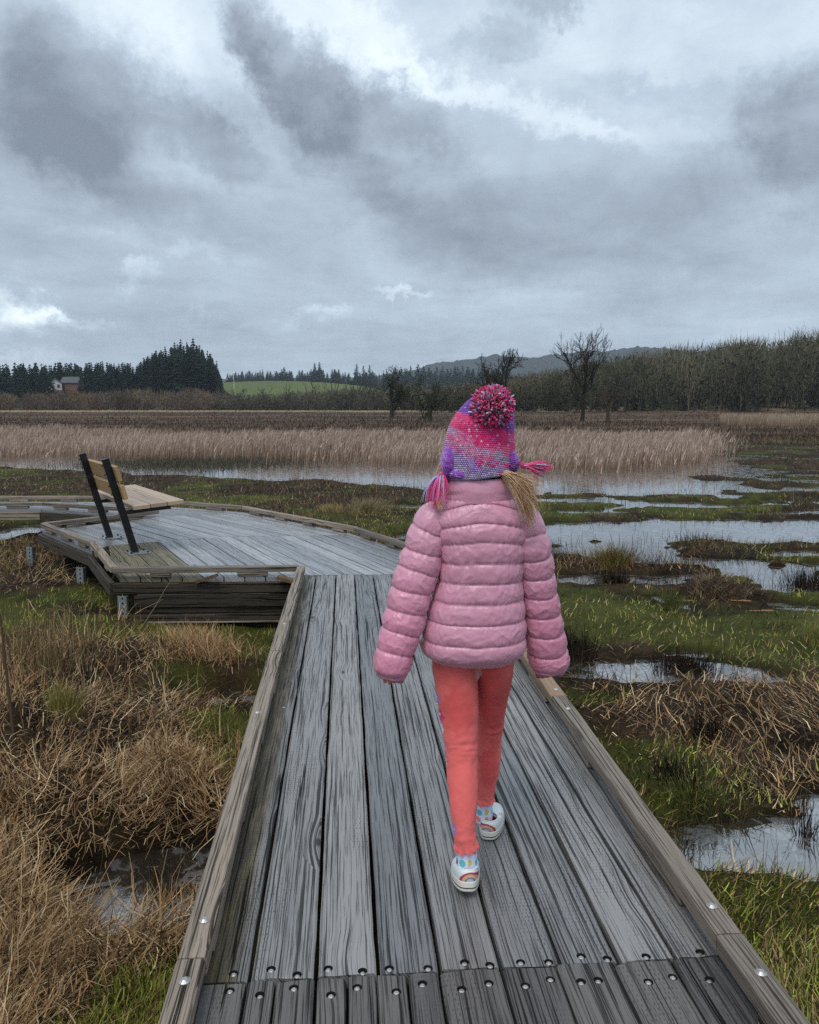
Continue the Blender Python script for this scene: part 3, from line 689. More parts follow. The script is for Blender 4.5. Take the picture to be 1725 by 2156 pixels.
def tubes(segs, sides=4):
    """segs: rows of p0(3) p1(3) r0 r1 -> prisms"""
    s = np.asarray(segs, dtype=float); p0, p1, r0, r1 = s[:, :3], s[:, 3:6], s[:, 6], s[:, 7]
    d = p1-p0; d /= np.linalg.norm(d, axis=1)[:, None]+1e-9
    ref = np.where(np.abs(d[:, 2:3]) > .9, np.array([[1., 0, 0]]), np.array([[0, 0, 1.]]))
    a = np.cross(d, ref); a /= np.linalg.norm(a, axis=1)[:, None]+1e-9; b = np.cross(d, a)
    V = np.zeros((len(s), 2, sides, 3))
    for i in range(sides):
        t_ = 2*math.pi*i/sides; o = a*math.cos(t_) + b*math.sin(t_)
        V[:, 0, i] = p0 + o*r0[:, None]; V[:, 1, i] = p1 + o*r1[:, None]
    base = (np.arange(len(s))*2*sides)[:, None]
    i = np.arange(sides)[None]; j = (np.arange(sides)+1)[None] % sides
    F = np.stack([base+i, base+j, base+sides+j, base+sides+i], -1).reshape(-1, 4)
    return V.reshape(-1, 3), F
def inpoly(x, y, P_):
    r = np.zeros(x.shape, bool); n = len(P_)
    for i in range(n):
        x0, y0 = P_[i]; x1, y1 = P_[(i+1) % n]
        c = ((y0 > y) != (y1 > y)) & (x < (x1-x0)*(y-y0)/((y1-y0)+1e-12)+x0); r ^= c
    return r
def under_deck(x, y, m=.0):
    u = (x*1. + S*y)/K_; v = (y - S*x)/K_
    r = (u > -.43-m) & (u < 1.0+m) & (v < 6.7)
    for P_ in (poly2, poly3, [K2, F3b, F2_, F1_, N1_], [(-4.9, 10.95), (-4.5, 11.95), (-12.6, 12.05), (-12.6, 10.95)]):
        Q = np.array(P_); c = Q.mean(0); Q = c + (Q-c)*(1+.03+m)
        r |= inpoly(x, y, [tuple(q) for q in Q])
    return r
def pal(N, cols, wts=None, var=.25):
    cols = np.array(cols); k = rng.choice(len(cols), N, p=wts); return cols[k]*rng.uniform(1-var, 1+var, (N, 1))
STRAW = [(.42, .29, .155), (.56, .42, .25), (.28, .165, .08), (.13, .072, .034), (.35, .195, .085), (.05, .032, .019)]
DARKS = [(.014, .011, .009), (.030, .022, .015), (.055, .040, .026)]
GREENS = [(.24, .27, .04), (.16, .19, .03), (.34, .36, .07), (.22, .18, .06), (.05, .06, .018), (.16, .10, .045)]
def scatter(N, x0, x1, y0, y1, power=1.):
    """points with more of them near by (density falls with distance)"""
    y = (y0**(-power) + rng.random(N)*(y1**(-power)-y0**(-power)))**(-1/power)
    return y

# ---- near left: matted dead grass, some standing, some green
N = 125000
y = scatter(N, 0, 0, 1.1, 11, 1.15); x = -.0 - (0.22 + .62*rng.random(N)**1.0)*y - .0*y
x = np.where(y < 1.9, -.50-rng.random(N)*1.6, x); x = np.where(rng.random(N) < .12, -.45-S*y - rng.random(N)*.6, x)
z = ground_z(x, y); keep = ~under_deck(x, y) & ((z > WATER+.008) | (rng.random(N) < .03)); x, y, z = x[keep], y[keep], z[keep]; N = len(x)
gf = green_field(x, y); isg = (gf > .54 + rng.normal(0, .05, N)); dry = fbm(x*2.1, y*2.1, 71, 3)
flow = (fbm(x*1.7, y*1.7, 72, 3)-.5)*16 + 3.4
az = flow + rng.normal(0, .85, N); Lb = rng.uniform(.07, .27, N)*(.55+.9*dry); t0 = np.clip(rng.normal(1.38, .26, N), .3, 1.8); bend = rng.normal(.15, .5, N)
stand = rng.random(N) < .03 + .20*sst(-1.6, -2.3, x)*sst(3.5, 4.5, y)*sst(6.5, 5.5, y); t0 = np.where(stand, rng.uniform(.05, .5, N), t0); Lb = np.where(stand, Lb*1.25, Lb)
colr = pal(N, STRAW, [.24, .12, .22, .17, .15, .10])
dk = rng.random(N) < .26*sst(.52, .38, dry)*1.6; colr[dk] = pal(dk.sum(), DARKS)
qp = np.minimum(((x+1.12)/.36)**2+((y-5.02)/.22)**2, ((x+1.02)/.30)**2+((y-2.96)/.27)**2)
Lb = np.where(isg, rng.uniform(.02, .075, N), Lb*.88); t0 = np.where(isg, rng.uniform(.1, 1.1, N), t0); colr[isg] = pal(isg.sum(), GREENS)
hz = np.where(isg, 0, rng.random(N)**2*.075)
lowz = sst(.12, -.02, z-WATER)
tall = sst(.04, .10, z - WATER)*sst(.8, 2.4, qp)
Lb = np.where((qp < 1.1) & (rng.random(N) < .9), .015, Lb)
Lb = Lb*(.35+.65*tall)
wid = rng.uniform(.0018, .0048, N)*(1+y*.10)
root = np.stack([x, y, z-.01+hz], 1)
P_all = [ribbons(root, az, Lb, t0, bend, wid, colr, 3, .3, .25, .25)]
v_, f_, c_ = join(P_all); o = mesh('dead_grass', v_, f_, M['veg'], False, c_); tag(o, 'matted straw coloured dead grass filling the marsh left of the boardwalk', 'grass', kind='stuff')

# ---- near right: short olive turf, straws and dark litter
N = 70000
y = scatter(N, 0, 0, 1.4, 10, 1.1); u_ = rng.random(N); x = (1.0 - S*y) + u_*(.60*y + .2)
z = ground_z(x, y); keep = ~under_deck(x, y) & ((z > WATER-.008) | (rng.random(N) < .02)); x, y, z = x[keep], y[keep], z[keep]; N = len(x)
gf = green_field(x, y); isg = gf + rng.normal(0, .07, N) > .50
colr = pal(N, STRAW + DARKS, [.12, .05, .15, .20, .07, .16, .10, .10, .05]); colr[isg] = pal(isg.sum(), GREENS)
mixd = isg & (rng.random(N) < .30); colr[mixd] = pal(mixd.sum(), STRAW[:5]+DARKS[1:], None, .4)
Lb = np.where(isg, rng.uniform(.02, .085, N), rng.uniform(.05, .20, N)); t0 = np.where(isg, rng.uniform(.3, 1.5, N), np.clip(rng.normal(1.35, .3, N), .2, 1.65))
az = (fbm(x*1.1, y*1.1, 74, 3)-.5)*8 + rng.normal(0, .9, N)
root = np.stack([x, y, z-.005+np.where(isg, 0, rng.random(N)**2*.035)], 1)
v_, f_, c_ = ribbons(root, az, Lb, t0, rng.normal(.2, .4, N), rng.uniform(.0022, .0055, N)*(1+y*.10), colr*rng.uniform(.55, 1.45, (N, 1)), 2, .3, .2, .2)
o = mesh('marsh_turf', v_, f_, M['veg'], False, c_); tag(o, 'short olive turf and dark straw litter right of the boardwalk', 'turf', kind='stuff')

# ---- middle distance banks
N = 110000
y = scatter(N, 0, 0, 8.5, 38, 1.0); x = rng.uniform(-.62, .62, N)*y*1.05
z = ground_z(x, y); keep = ~under_deck(x, y) & ((z > WATER-.004) | (rng.random(N) < .012)); x, y, z = x[keep], y[keep], z[keep]; N = len(x)
gf = green_field(x, y); isg = gf + rng.normal(0, .08, N) > .52
colr = pal(N, STRAW + DARKS, [.08, .03, .13, .18, .06, .18, .14, .12, .08]); colr[isg] = pal(isg.sum(), GREENS)
mixd = isg & (rng.random(N) < .35); colr[mixd] = pal(mixd.sum(), STRAW[:5]+DARKS, None, .4); clump = sst(.45, .68, fbm(x*1.7, y*1.7, 76, 3))
Lb = np.where(isg, rng.uniform(.03, .09, N), rng.uniform(.04, .14, N)*(1+1.3*clump)); colr = colr*lerp(1.15, .55, clump[:, None]); t0 = np.clip(rng.normal(.95, .45, N), .05, 1.6)
v_, f_, c_ = ribbons(np.stack([x, y, z-.005], 1), rng.uniform(0, 6.28, N), Lb, t0, rng.normal(.2, .4, N), rng.uniform(.002, .004, N)*(.6+y*.10), colr, 2, .35, .2, .2)
o = mesh('bank_vegetation', v_, f_, M['veg'], False, c_); tag(o, 'low dark sedge and green patches on the muddy banks', 'sedge', kind='stuff')

# ---- dark stubble standing in the pools
N = 15000; y = scatter(N, 0, 0, 2.2, 22, 1.); x = np.where(rng.random(N) < .78, rng.uniform(.12, .62, N), rng.uniform(-.62, .0, N))*y
cl = fbm(x*2.4, y*2.4, 81, 3); z = ground_z(x, y); keep = ~under_deck(x, y, .05) & (z < WATER+.02) & (z > WATER-.11) & (cl > .47) & (x < 16); x, y, z = x[keep], y[keep], z[keep]; N = len(x)
v_, f_, c_ = ribbons(np.stack([x, y, z*0+WATER-.02], 1), rng.uniform(0, 6.28, N), rng.uniform(.05, .20, N), rng.uniform(0, .5, N), rng.normal(.1, .4, N), rng.uniform(.0025, .005, N)*(.5+y*.10), pal(N, DARKS + [(.09, .07, .03), (.07, .08, .02)]), 2, .5)
o = mesh('burnt_stubble', v_, f_, M['veg_dark'], False, c_); tag(o, 'blackened stubble poking out of the shallow pools', 'stubble', kind='stuff')

# ---- reeds: a tall tan band beyond the flooded strip
def reed_ok(x, y): return (x < 9.6 + (y-25.)*.42 + (fbm(y*.5, x*.2, 83, 2)-.5)*2) 
N = 120000; y = 20. + 24*rng.random(N)**.9; x = rng.uniform(-.56, .42, N)*y
e = reed_edge(x); dd = y - e; thin = sst(-1.0, 4.5, dd + (fbm(x*.5, y*.5, 84, 3)-.5)*9.)
keep = reed_ok(x, y) & (dd > -6.0) & (rng.random(N) < thin*.85 + .035*sst(-6, -1, dd)) & (rng.random(N) < sst(0, -5, x - (9.6 + (y-25.)*.42)) + .12) & (y < 41); x, y = x[keep], y[keep]; thin = thin[keep]; N = len(x)
hgt = (.25+.75*fbm(x*.22, y*.2, 85, 3)+.40*fbm(x*1.6, y*.9, 86, 3))*rng.uniform(.5, 1.1, N)*lerp(.65, 1, thin)
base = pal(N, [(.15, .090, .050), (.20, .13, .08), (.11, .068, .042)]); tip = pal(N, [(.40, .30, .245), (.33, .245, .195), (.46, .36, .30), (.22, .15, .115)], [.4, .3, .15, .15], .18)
dark_p = np.exp(-((x+1.)/9.)**2) ; 
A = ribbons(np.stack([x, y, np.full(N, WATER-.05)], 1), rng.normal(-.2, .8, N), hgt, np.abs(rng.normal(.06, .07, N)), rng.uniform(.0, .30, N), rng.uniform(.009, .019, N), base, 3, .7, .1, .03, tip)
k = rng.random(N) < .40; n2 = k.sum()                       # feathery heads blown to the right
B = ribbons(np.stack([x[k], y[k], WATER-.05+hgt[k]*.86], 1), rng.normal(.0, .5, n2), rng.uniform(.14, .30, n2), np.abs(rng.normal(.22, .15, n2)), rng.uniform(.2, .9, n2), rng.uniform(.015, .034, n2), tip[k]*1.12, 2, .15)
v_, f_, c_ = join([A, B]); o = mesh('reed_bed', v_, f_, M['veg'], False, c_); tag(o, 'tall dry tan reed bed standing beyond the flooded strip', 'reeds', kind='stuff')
# second, farther reed strip on the right
N = 9000; y = rng.uniform(80, 98, N); x = rng.uniform(.30, .66, N)*y; keep = x > 31 + (y-80)*.3; x, y = x[keep], y[keep]; N = len(x)
A = ribbons(np.stack([x, y, ground_z(x, y)-.02], 1), rng.normal(-.2, .8, N), rng.uniform(.7, 1.2, N), np.abs(rng.normal(.1, .1, N)), rng.uniform(.0, .3, N), rng.uniform(.03, .06, N), pal(N, [(.20, .14, .085)]), 2, .6, 0, 0, pal(N, [(.38, .30, .23), (.30, .23, .165)]))
o = mesh('far_reed_strip', *A[:2], M['veg'], False, A[2]); tag(o, 'pale reed strip in front of the bare woodland at right', 'reeds', kind='stuff')
# weeds over the strip in front of the bench, far rough field
N = 9000; x = rng.normal(-7.2, 1.7, N); y = rng.normal(27.5, 1.6, N); keep = y > near_shore(x)+.5; x, y = x[keep], y[keep]; N = len(x)
A = ribbons(np.stack([x, y, np.full(N, WATER-.01)], 1), rng.uniform(0, 6.28, N), rng.uniform(.06, .22, N), rng.uniform(.3, 1.5, N), rng.normal(0, .4, N), rng.uniform(.01, .02, N), pal(N, [(.06, .052, .035), (.03, .03, .02), (.10, .085, .06)]), 2)
o = mesh('floating_weed', *A[:2], M['veg'], False, A[2]); tag(o, 'dark floating weed patch in the flooded strip behind the bench', 'weed', kind='stuff')
N = 30000; y = scatter(N, 0, 0, 41, 240, .9); x = rng.uniform(-.60, .62, N)*y; zz = ground_z(x, y); keep = (zz > WATER) & ~((x > 31) & (y > 79) & (y < 99)); x, y, zz = x[keep], y[keep], zz[keep]; N = len(x)
q = fbm(x*.03, y*.25, 61, 5)*.6 + fbm(x*.25, y*.6, 62, 4)*.4
colr = lerp(np.array([.045, .029, .020]), np.array([.19, .125, .080]), sst(.46, .62, q + rng.normal(0, .05, N))[:, None])
fr = sst(190, 205, y)[:, None]; colr = lerp(colr, np.array([.30, .235, .14]), fr)
A = ribbons(np.stack([x, y, zz-.02], 1), rng.uniform(0, 6.28, N), rng.uniform(.15, .42, N), rng.uniform(.0, .9, N), rng.normal(.2, .3, N), rng.uniform(.0006, .0012, N)*y, colr, 1, .3)
o = mesh('rough_field_grass', *A[:2], M['veg'], False, A[2]); tag(o, 'dark burnt rough grass of the far field', 'grass', kind='stuff')

# ---- tussocks, burnt clumps, stalks: things one can point to
def tussock(name, x, y, r, h, n, cols, label, cat, group=None, lean=(.15, 1.3), w_=.003, bend=(.2, 1.3), lift=0., mat=None):
    x0 = rng.normal(0, r*.35, n); y0 = rng.normal(0, r*.35, n); gz = float(ground_z(np.array([x]), np.array([y]))[0])
    gz = max(gz, WATER-.02)
    zz = np.maximum(ground_z(x+x0, y+y0), WATER-.03) - gz - .01
    comb_ = rng.uniform(0, 6.28); a = np.arctan2(y0, x0) + rng.normal(0, .9, n); a = np.where(rng.random(n) < .45, comb_ + rng.normal(0, .6, n), a)
    v, f, c = ribbons(np.stack([x0, y0, zz+lift*rng.random(n)], 1), a, rng.uniform(.5, 1, n)*h, rng.uniform(*lean, n)*.6, rng.uniform(*bend, n), rng.uniform(.6, 1.4, n)*w_, pal(n, cols), 4, .2, .12, .1)
    o = mesh(name, v, f, mat or M['veg'], False, c, None, (x, y, gz)); return tag(o, label, cat, group)
GS = GREENS[:3] + STRAW[:3]
tussock('grass_tussock', -1.06, 3.50, .24, .17, 900, STRAW[:5], 'shaggy straw tussock drooping over the dark pool left of the boardwalk', 'grass tussock', bend=(.8, 2.2), lift=.08)
tussock('grass_tussock', -1.42, 5.45, .42, .18, 1500, [STRAW[0], STRAW[2], STRAW[4], STRAW[3]], 'broad reddish brown collapsed tussock below the platform corner', 'grass tussock', bend=(.8, 1.9), lift=.06)
tussock('grass_tussock', -1.22, 2.36, .17, .15, 500, STRAW[:5], 'upright orange straw tuft beside the near end of the dark pool', 'grass tussock', bend=(.0, .8), lean=(.0, .7))
tussock('grass_tussock', -2.30, 4.85, .42, .42, 420, [(.20, .13, .07), (.28, .19, .11), (.10, .11, .03), (.13, .08, .045)], 'tall standing brown rushes at the left edge of the marsh', 'rushes', bend=(.0, .6), lean=(.0, .5), w_=.004)
tussock('grass_tussock', -1.72, 3.95, .12, .18, 320, [(.14, .15, .03), (.30, .20, .08), (.10, .11, .02)], 'small green and orange tuft in the middle of the dead grass', 'grass tussock', bend=(.0, .6), lean=(.0, .5))
tussock('grass_tussock', -.70, 13.75, .38, .34, 900, [(.26, .21, .11), (.20, .15, .08), (.32, .27, .16)], 'round pale tussock beyond the platform rail, larger of the pair', 'grass tussock', w_=.006, bend=(.1, .9))
tussock('grass_tussock', -1.32, 13.95, .26, .20, 500, [(.30, .23, .10), (.22, .16, .08)], 'low yellowish tussock beyond the platform rail, smaller of the pair', 'grass tussock', w_=.006, bend=(.1, .9))
tussock('grass_tussock', 2.33, 9.35, .28, .34, 800, [(.17, .14, .04), (.24, .15, .05), (.10, .10, .03)], 'olive and orange tussock standing between the two pools right of the child', 'grass tussock', w_=.005, bend=(.1, .9))
tussock('grass_tussock', 1.50, 9.9, .22, .2, 400, [(.16, .16, .04), (.22, .17, .07)], 'small green tussock close beside the pink sleeve', 'grass tussock', w_=.005, bend=(.1, .9))
tussock('grass_tussock', 2.36, 7.25, .14, .26, 350, [(.14, .14, .05), (.08, .09, .03)], 'thin green tuft on the turf right of the pink sleeve', 'grass tussock', w_=.004, bend=(.0, .6), lean=(.0, .6))
tussock('grass_tussock', 3.22, 6.2, .22, .24, 700, [(.12, .14, .03), (.18, .15, .06)], 'pale green tuft near the right edge of the turf', 'grass tussock', w_=.0035, bend=(.0, .9), lean=(.0, .9))
tussock('grass_tussock', 3.05, 7.95, .36, .24, 1300, [(.13, .09, .06), (.075, .05, .035), (.18, .13, .08)], 'flattened brown grass heap at the edge of the flooded ground', 'grass tussock', w_=.0045, bend=(.8, 1.8))
tussock('grass_tussock', 1.32, 3.60, .18, .14, 700, [(.09, .115, .022), (.07, .09, .02), (.14, .14, .05)], 'fresh green clump beside the right kerb rail above the pool', 'grass tussock', w_=.0028, bend=(.2, 1.2))
BK = [(.010, .008, .007), (.020, .015, .012), (.045, .032, .022)]
for x_, y_, r_, h_, n_, lb in [(2.12, 8.42, .22, .22, 260, 'black burnt rush clump at the pool edge below the orange tussock'), (1.95, 5.68, .26, .20, 420, 'dark burnt rush clump in the turf above the bright oval pool'),
                               (1.62, 4.35, .12, .20, 150, 'upright blackened stump of rushes among matted brown straw'), (1.22, 5.9, .20, .24, 300, 'burnt clump close to the cuff of the right sleeve'),
                               (4.0, 11.35, .50, .20, 120, 'row of black curved stalks standing in the widest pool'), (4.15, 8.35, .36, .28, 420, 'large black burnt clump at the right edge beside the water'),
                               (1.28, 3.75, .16, .22, 140, 'few slanting charred stalks in the green clump by the rail'), (1.72, 3.38, .06, .22, 40, 'single thick black tuft standing in the small pool at lower right'),
                               (-.98, 3.05, .12, .12, 90, 'tangle of thin dark twigs lying over the left pool')]:
    tussock('burnt_rush_clump', x_, y_, r_, h_, n_, BK, lb, 'burnt rushes', 'burnt rush clumps', lean=(.0, .9), w_=.0065 if y_ > 4 else .005, bend=(-.2, .5), mat=M['veg_dark'])
def stalk(x, y, h, lean, az, r, col_, label):
    gz = float(ground_z(np.array([x]), np.array([y]))[0]); pts = [Vector((0, 0, -.02))]
    for k in range(7): pts.append(pts[-1] + Vector((math.sin(lean+rnd.uniform(-.06, .06))*math.cos(az), math.sin(lean)*math.sin(az), math.cos(lean)))*h/7)
    v, f = tubes([(*pts[i], *pts[i+1], r*(1-i*.1), r*(1-(i+1)*.1)) for i in range(7)], 5)
    o = mesh('dead_stalk', v, f, M['veg'], False, np.tile(col_, (len(v), 1)), None, (x, y, gz)); tag(o, label, 'dead stalk')
stalk(-1.86, 3.72, .92, .10, 2.6, .009, (.09, .055, .035), 'tall bare brown stalk rising at the left edge of the photo')
stalk(-1.95, 3.55, .55, .05, 1.4, .005, (.03, .02, .015), 'thin blackish stalk left of the tall bare brown stalk')
stalk(-1.62, 4.0, .34, 1.15, 3.9, .004, (.35, .28, .18), 'pale bent straw lying across the dead grass at left')
stalk(-2.05, 6.1, .75, .75, 5.6, .004, (.36, .29, .19), 'long pale straw leaning towards the platform corner bracket')
for i, (x_, y_, a_, l_, lb) in enumerate([(2.62, 7.72, .15, .24, 'orange splinter of wood on the turf, nearest the child'), (3.11, 7.58, -.2, .22, 'orange splinter of wood on the turf, the middle one'), (3.13, 7.17, .0, .26, 'orange splinter of wood on the turf, farthest right')]):
    mb = MB(); mb.box((0, 0, .010), (l_*.42, .009, .004)); mb.box((l_*.2, .004, .016), (l_*.2, .005, .003))
    gz = float(ground_z(np.array([x_]), np.array([y_]))[0]); o = mb.build('wood_splinter', M['splinter'], None, (x_, y_, gz+.005), a_, .003); tag(o, lb, 'wood chip', 'wood splinters on the turf')

# ------------------------------------------------------------------ trees
BARK = (.040, .033, .026)
def grow(p, d, L, r, depth, spread, upw, out, twig, kink=.22, minr=.02, ratio=.74):
    n = 3 if depth > 1 else 2; q = p.copy(); dd = d.copy(); step = L/n
    for k in range(n):
        dd = (dd + Vector((rnd.gauss(0, kink), rnd.gauss(0, kink), rnd.gauss(0, kink*.6) + upw*.25))).normalized()
        q2 = q + dd*step; r1 = max(minr, r*(1-.28*(k+1)/n)); out.append((*q, *q2, max(minr, r*(1-.28*k/n)), r1)); 
        if depth >= 1 and k < n-1 and depth < 6 and rnd.random() < .55:
            grow(q2, (dd + Vector((rnd.gauss(0, 1), rnd.gauss(0, 1), rnd.gauss(.1, .5))).normalized()*spread*1.2).normalized(), L*ratio*.7, r1*.5, depth-1, spread, upw, twig if depth < 4 else out, twig, kink, minr, ratio)
        q = q2
    if depth == 0: return
    for _ in range(2 if rnd.random() < .55 else 3):
        nd = (dd + Vector((rnd.gauss(0, 1), rnd.gauss(0, 1), rnd.gauss(0, .7))).normalized()*spread*rnd.uniform(.6, 1.25)).normalized()
        grow(q, nd, L*ratio*rnd.uniform(.8, 1.15), r*(.62), depth-1, spread, upw, twig if depth < 4 else out, twig, kink, minr, ratio)
def bare_tree(x, y, trunk_h, r, L, depth, spread, upw, label, group=None, kink=.22, minr=.02, ratio=.74, colr=BARK, seed=1, height=None, width=None, tiltd=(0, 0, 1), low=0):
    rnd.seed(seed); gz = float(ground_z(np.array([x]), np.array([y]))[0]); out = []; twig = []
    p = Vector((0, 0, -.2)); d = Vector(tiltd).normalized(); k = 3
    for i in range(k):
        q = p + (d + Vector((rnd.gauss(0, .06), rnd.gauss(0, .06), 0))).normalized()*(trunk_h+.2)/k; out.append((*p, *q, r*(1.35 if i == 0 else 1.), r)); p = q
        if low and i > 0:
            for _ in range(low): a = rnd.uniform(0, 6.28); grow(q, Vector((math.cos(a), math.sin(a), .35)).normalized(), L*.75, r*.4, depth-2, spread, upw, out, twig, kink, minr, ratio)
    for i in range(4):
        a = i*1.57+rnd.uniform(-.4, .4)
        grow(p, (d*.8 + Vector((math.cos(a), math.sin(a), 0))*spread*1.1).normalized(), L, r*.62, depth-1, spread, upw, out, twig, kink, minr, ratio)
    A = np.array(out); B = np.array(twig); allp = np.concatenate([A, B])
    if height:
        zt = np.percentile(allp[:, 5], 99.6); sz = height/zt; xs_ = np.percentile(np.abs(allp[:, 3]), 98); sx_ = (width/2)/xs_ if width else sz
        for Q in (A, B): Q[:, [0, 3, 1, 4]] *= sx_; Q[:, [2, 5]] *= sz
    e = tag(empty('bare_tree', (x, y, gz)), label, 'tree', group)
    for nm, Q, sides, cc in (('trunk', A, 5, np.array(colr)*.8), ('crown', B, 3, np.array(colr))):
        v, f = tubes(Q, sides); mesh(nm, v, f, M['veg_dark'], False, np.tile(cc, (len(v), 1))*rng.uniform(.75, 1.35, (len(v), 1)), e)
bare_tree(-2.77, 129, 1.9, .32, 2.3, 6, .75, .10, 'spreading leafless oak in the far field, leftmost of the lone trees', seed=3, kink=.34, minr=.022, height=7.6, width=6.4, colr=(.050, .050, .030))
bare_tree(2.5, 103.5, 1.5, .25, 1.8, 6, .85, .0, 'low gnarled leafless oak just left of the knitted hat', seed=8, kink=.36, minr=.020, height=5.3, width=5.2, colr=(.046, .048, .028))
bare_tree(15.9, 138, 2.8, .34, 3.0, 6, .55, .15, 'dense round leafless tree rising behind the pompom', seed=5, kink=.20, minr=.022, height=10.9, width=8.8, colr=(.045, .038, .030))
bare_tree(21.5, 103.5, 3.2, .24, 2.5, 6, .55, .14, 'tallest lone bare tree with its crown against the sky', seed=23, kink=.24, minr=.012, height=11.0, width=6.4, low=3, colr=(.048, .040, .032))
bare_tree(23.2, 97, 1.4, .20, 1.2, 4, .5, .3, 'small bare tree right beside the tallest lone tree', seed=31, kink=.25, minr=.012, height=4.4, width=3.6, colr=(.075, .06, .042))
for i, (px_, y_, h_, w__) in enumerate([(505, 240, 6.5, 5), (560, 235, 6.8, 5), (612, 232, 7.6, 5), (655, 236, 8.2, 5.5), (705, 230, 9.4, 6), (745, 228, 8.6, 6), (775, 225, 7.6, 5)]):
    bare_tree((px_-862.5)/1752*y_, y_, 1.8, .16, 2.2, 3, .5, .22, 'slender bare tree in the hedge line below the green hill, ' + ['first', 'second', 'third', 'fourth', 'fifth', 'sixth', 'seventh'][i] + ' from left of seven', 'bare trees in the hedge line below the green hill', seed=50+i, minr=.045, height=h_, width=w__, colr=(.075, .068, .052))

def brush(xs_, ys_, hs_, n, cols, wmul=1., lean=.35, cz=.60, leaf=0, leafc=None, rad=.24, rz=.42):
    """bushy bare crowns: short twigs (and some leafy scraps) filling a rounded crown on a few limbs"""
    xs_ = np.asarray(xs_); ys_ = np.asarray(ys_); hs_ = np.asarray(hs_); m = len(xs_); gz = ground_z(xs_, ys_)
    cb = pal(m, cols, None, .10)*lerp(.62, 1.5, fbm(xs_*.09, ys_*.09, 77, 3))[:, None]*rng.uniform(.8, 1.2, (m, 1))
    def ball(k):
        i = np.repeat(np.arange(m), k); N = len(i); d = rng.normal(0, 1, (N, 3)); d /= np.linalg.norm(d, axis=1)[:, None]; q = rng.random(N)**.45
        return i, N, d, q
    i, N, d, q = ball(n); h = hs_[i]
    root = np.stack([xs_[i]+d[:, 0]*q*rad*h, ys_[i]+d[:, 1]*q*rad*h, gz[i]+h*np.maximum(cz+d[:, 2]*q*rz*.85, .0)], 1)
    A = ribbons(root, np.arctan2(d[:, 1], d[:, 0])+rng.normal(0, .8, N), rng.uniform(.08, .20, N)*h, np.abs(rng.normal(lean, .35, N)), rng.normal(-.1, .3, N), rng.uniform(.0003, .0007, N)*ys_[i]*wmul, cb[i]*rng.uniform(.6, 1.4, (N, 1)), 2, .3, .15)
    i = np.repeat(np.arange(m), 5); N = len(i)
    T = ribbons(np.stack([xs_[i], ys_[i], gz[i]-.2], 1), rng.uniform(0, 6.28, N), hs_[i]*rng.uniform(.6, .95, N), np.abs(rng.normal(.12, .10, N)), rng.normal(.05, .2, N), ys_[i]*.0008, cb[i]*.8, 3, .25, .1, .06)
    parts = [A, T]
    if leaf:
        i, N, d, q = ball(leaf); h = hs_[i]; zz = h*np.maximum(cz-.12+d[:, 2]*q*rz, .0)
        parts.append(ribbons(np.stack([xs_[i]+d[:, 0]*q*rad*h, ys_[i]+d[:, 1]*q*rad*h, gz[i]+zz], 1), rng.uniform(0, 6.28, N), rng.uniform(.03, .07, N)*h, rng.uniform(.2, 1.5, N), rng.normal(0, .4, N), rng.uniform(.0012, .003, N)*ys_[i], pal(N, leafc, None, .35)*lerp(.7, 1.15, fbm(xs_*.09, ys_*.09, 77, 3))[i][:, None], 1, .6))
    return join(parts)
# bare woodland climbing to the right
tp = ([880, 940, 1000, 1100, 1200, 1300, 1400, 1500, 1600, 1725, 1900, 2200, 2600], [822, 812, 803, 786, 770, 748, 735, 724, 710, 694, 680, 660, 650])
m = 900; yy = rng.uniform(195, 285, m); pxs = np.where(rng.random(m) < .8, rng.uniform(885, 1850, m), rng.uniform(1850, 2500, m)); xx = (pxs-862.5)/1752*yy
ht = 1.35 + (858-np.interp(pxs, *tp))/1738*yy - ground_z(xx, yy); ht = np.maximum(ht, 3)*rng.uniform(.70, 1.0, m)
v_, f_, c_ = brush(xx, yy, ht, 150, [(.125, .112, .070), (.100, .096, .062), (.135, .108, .074), (.085, .088, .052)], 1.0, .45, .56, 110, [(.040, .045, .024), (.056, .058, .034), (.030, .034, .020), (.075, .066, .044)], .26, .50)
o = mesh('bare_woodland', v_, f_, M['veg_dark'], False, c_); tag(o, 'dense leafless brown woodland rising towards the right edge', 'woodland', kind='stuff')
# hedge line and scrub in the middle
m = 280; yy = rng.uniform(245, 310, m); pxs = rng.uniform(440, 960, m); xx = (pxs-862.5)/1752*yy
ht = (1.35 + (858-np.interp(pxs, [440, 520, 600, 700, 780, 850, 960], [824, 826, 822, 814, 808, 806, 802]))/1738*yy - ground_z(xx, yy))*rng.uniform(.6, 1.02, m)
v_, f_, c_ = brush(xx, yy, ht, 90, [(.10, .088, .068), (.115, .108, .082), (.075, .075, .052)], 1.0, .6, .5, 60, [(.050, .054, .032), (.072, .068, .046), (.034, .037, .024)], .34, .5)
o = mesh('hedge_scrub', v_, f_, M['veg_dark'], False, c_); tag(o, 'grey scrub and hedgerow below the green hill', 'scrub', kind='stuff')
m = 200; yy = rng.uniform(245, 300, m); pxs = rng.uniform(-260, 480, m); xx = (pxs-862.5)/1752*yy
ht = (1.35 + (858-(819+12*(fbm(pxs*.02, pxs*0, 91, 3)-.5)*2))/1738*yy - ground_z(xx, yy))*rng.uniform(.75, 1.08, m)
v_, f_, c_ = brush(xx, yy, ht, 200, [(.105, .078, .058), (.090, .068, .052), (.13, .105, .065), (.10, .082, .066), (.12, .080, .052)], 1.0, .55, .45, 45, [(.075, .058, .044), (.10, .078, .058)], .45, .5)
o = mesh('willow_thicket', v_, f_, M['veg_dark'], False, c_); tag(o, 'brown leafless willow thicket along the left edge of the field', 'thicket', kind='stuff')

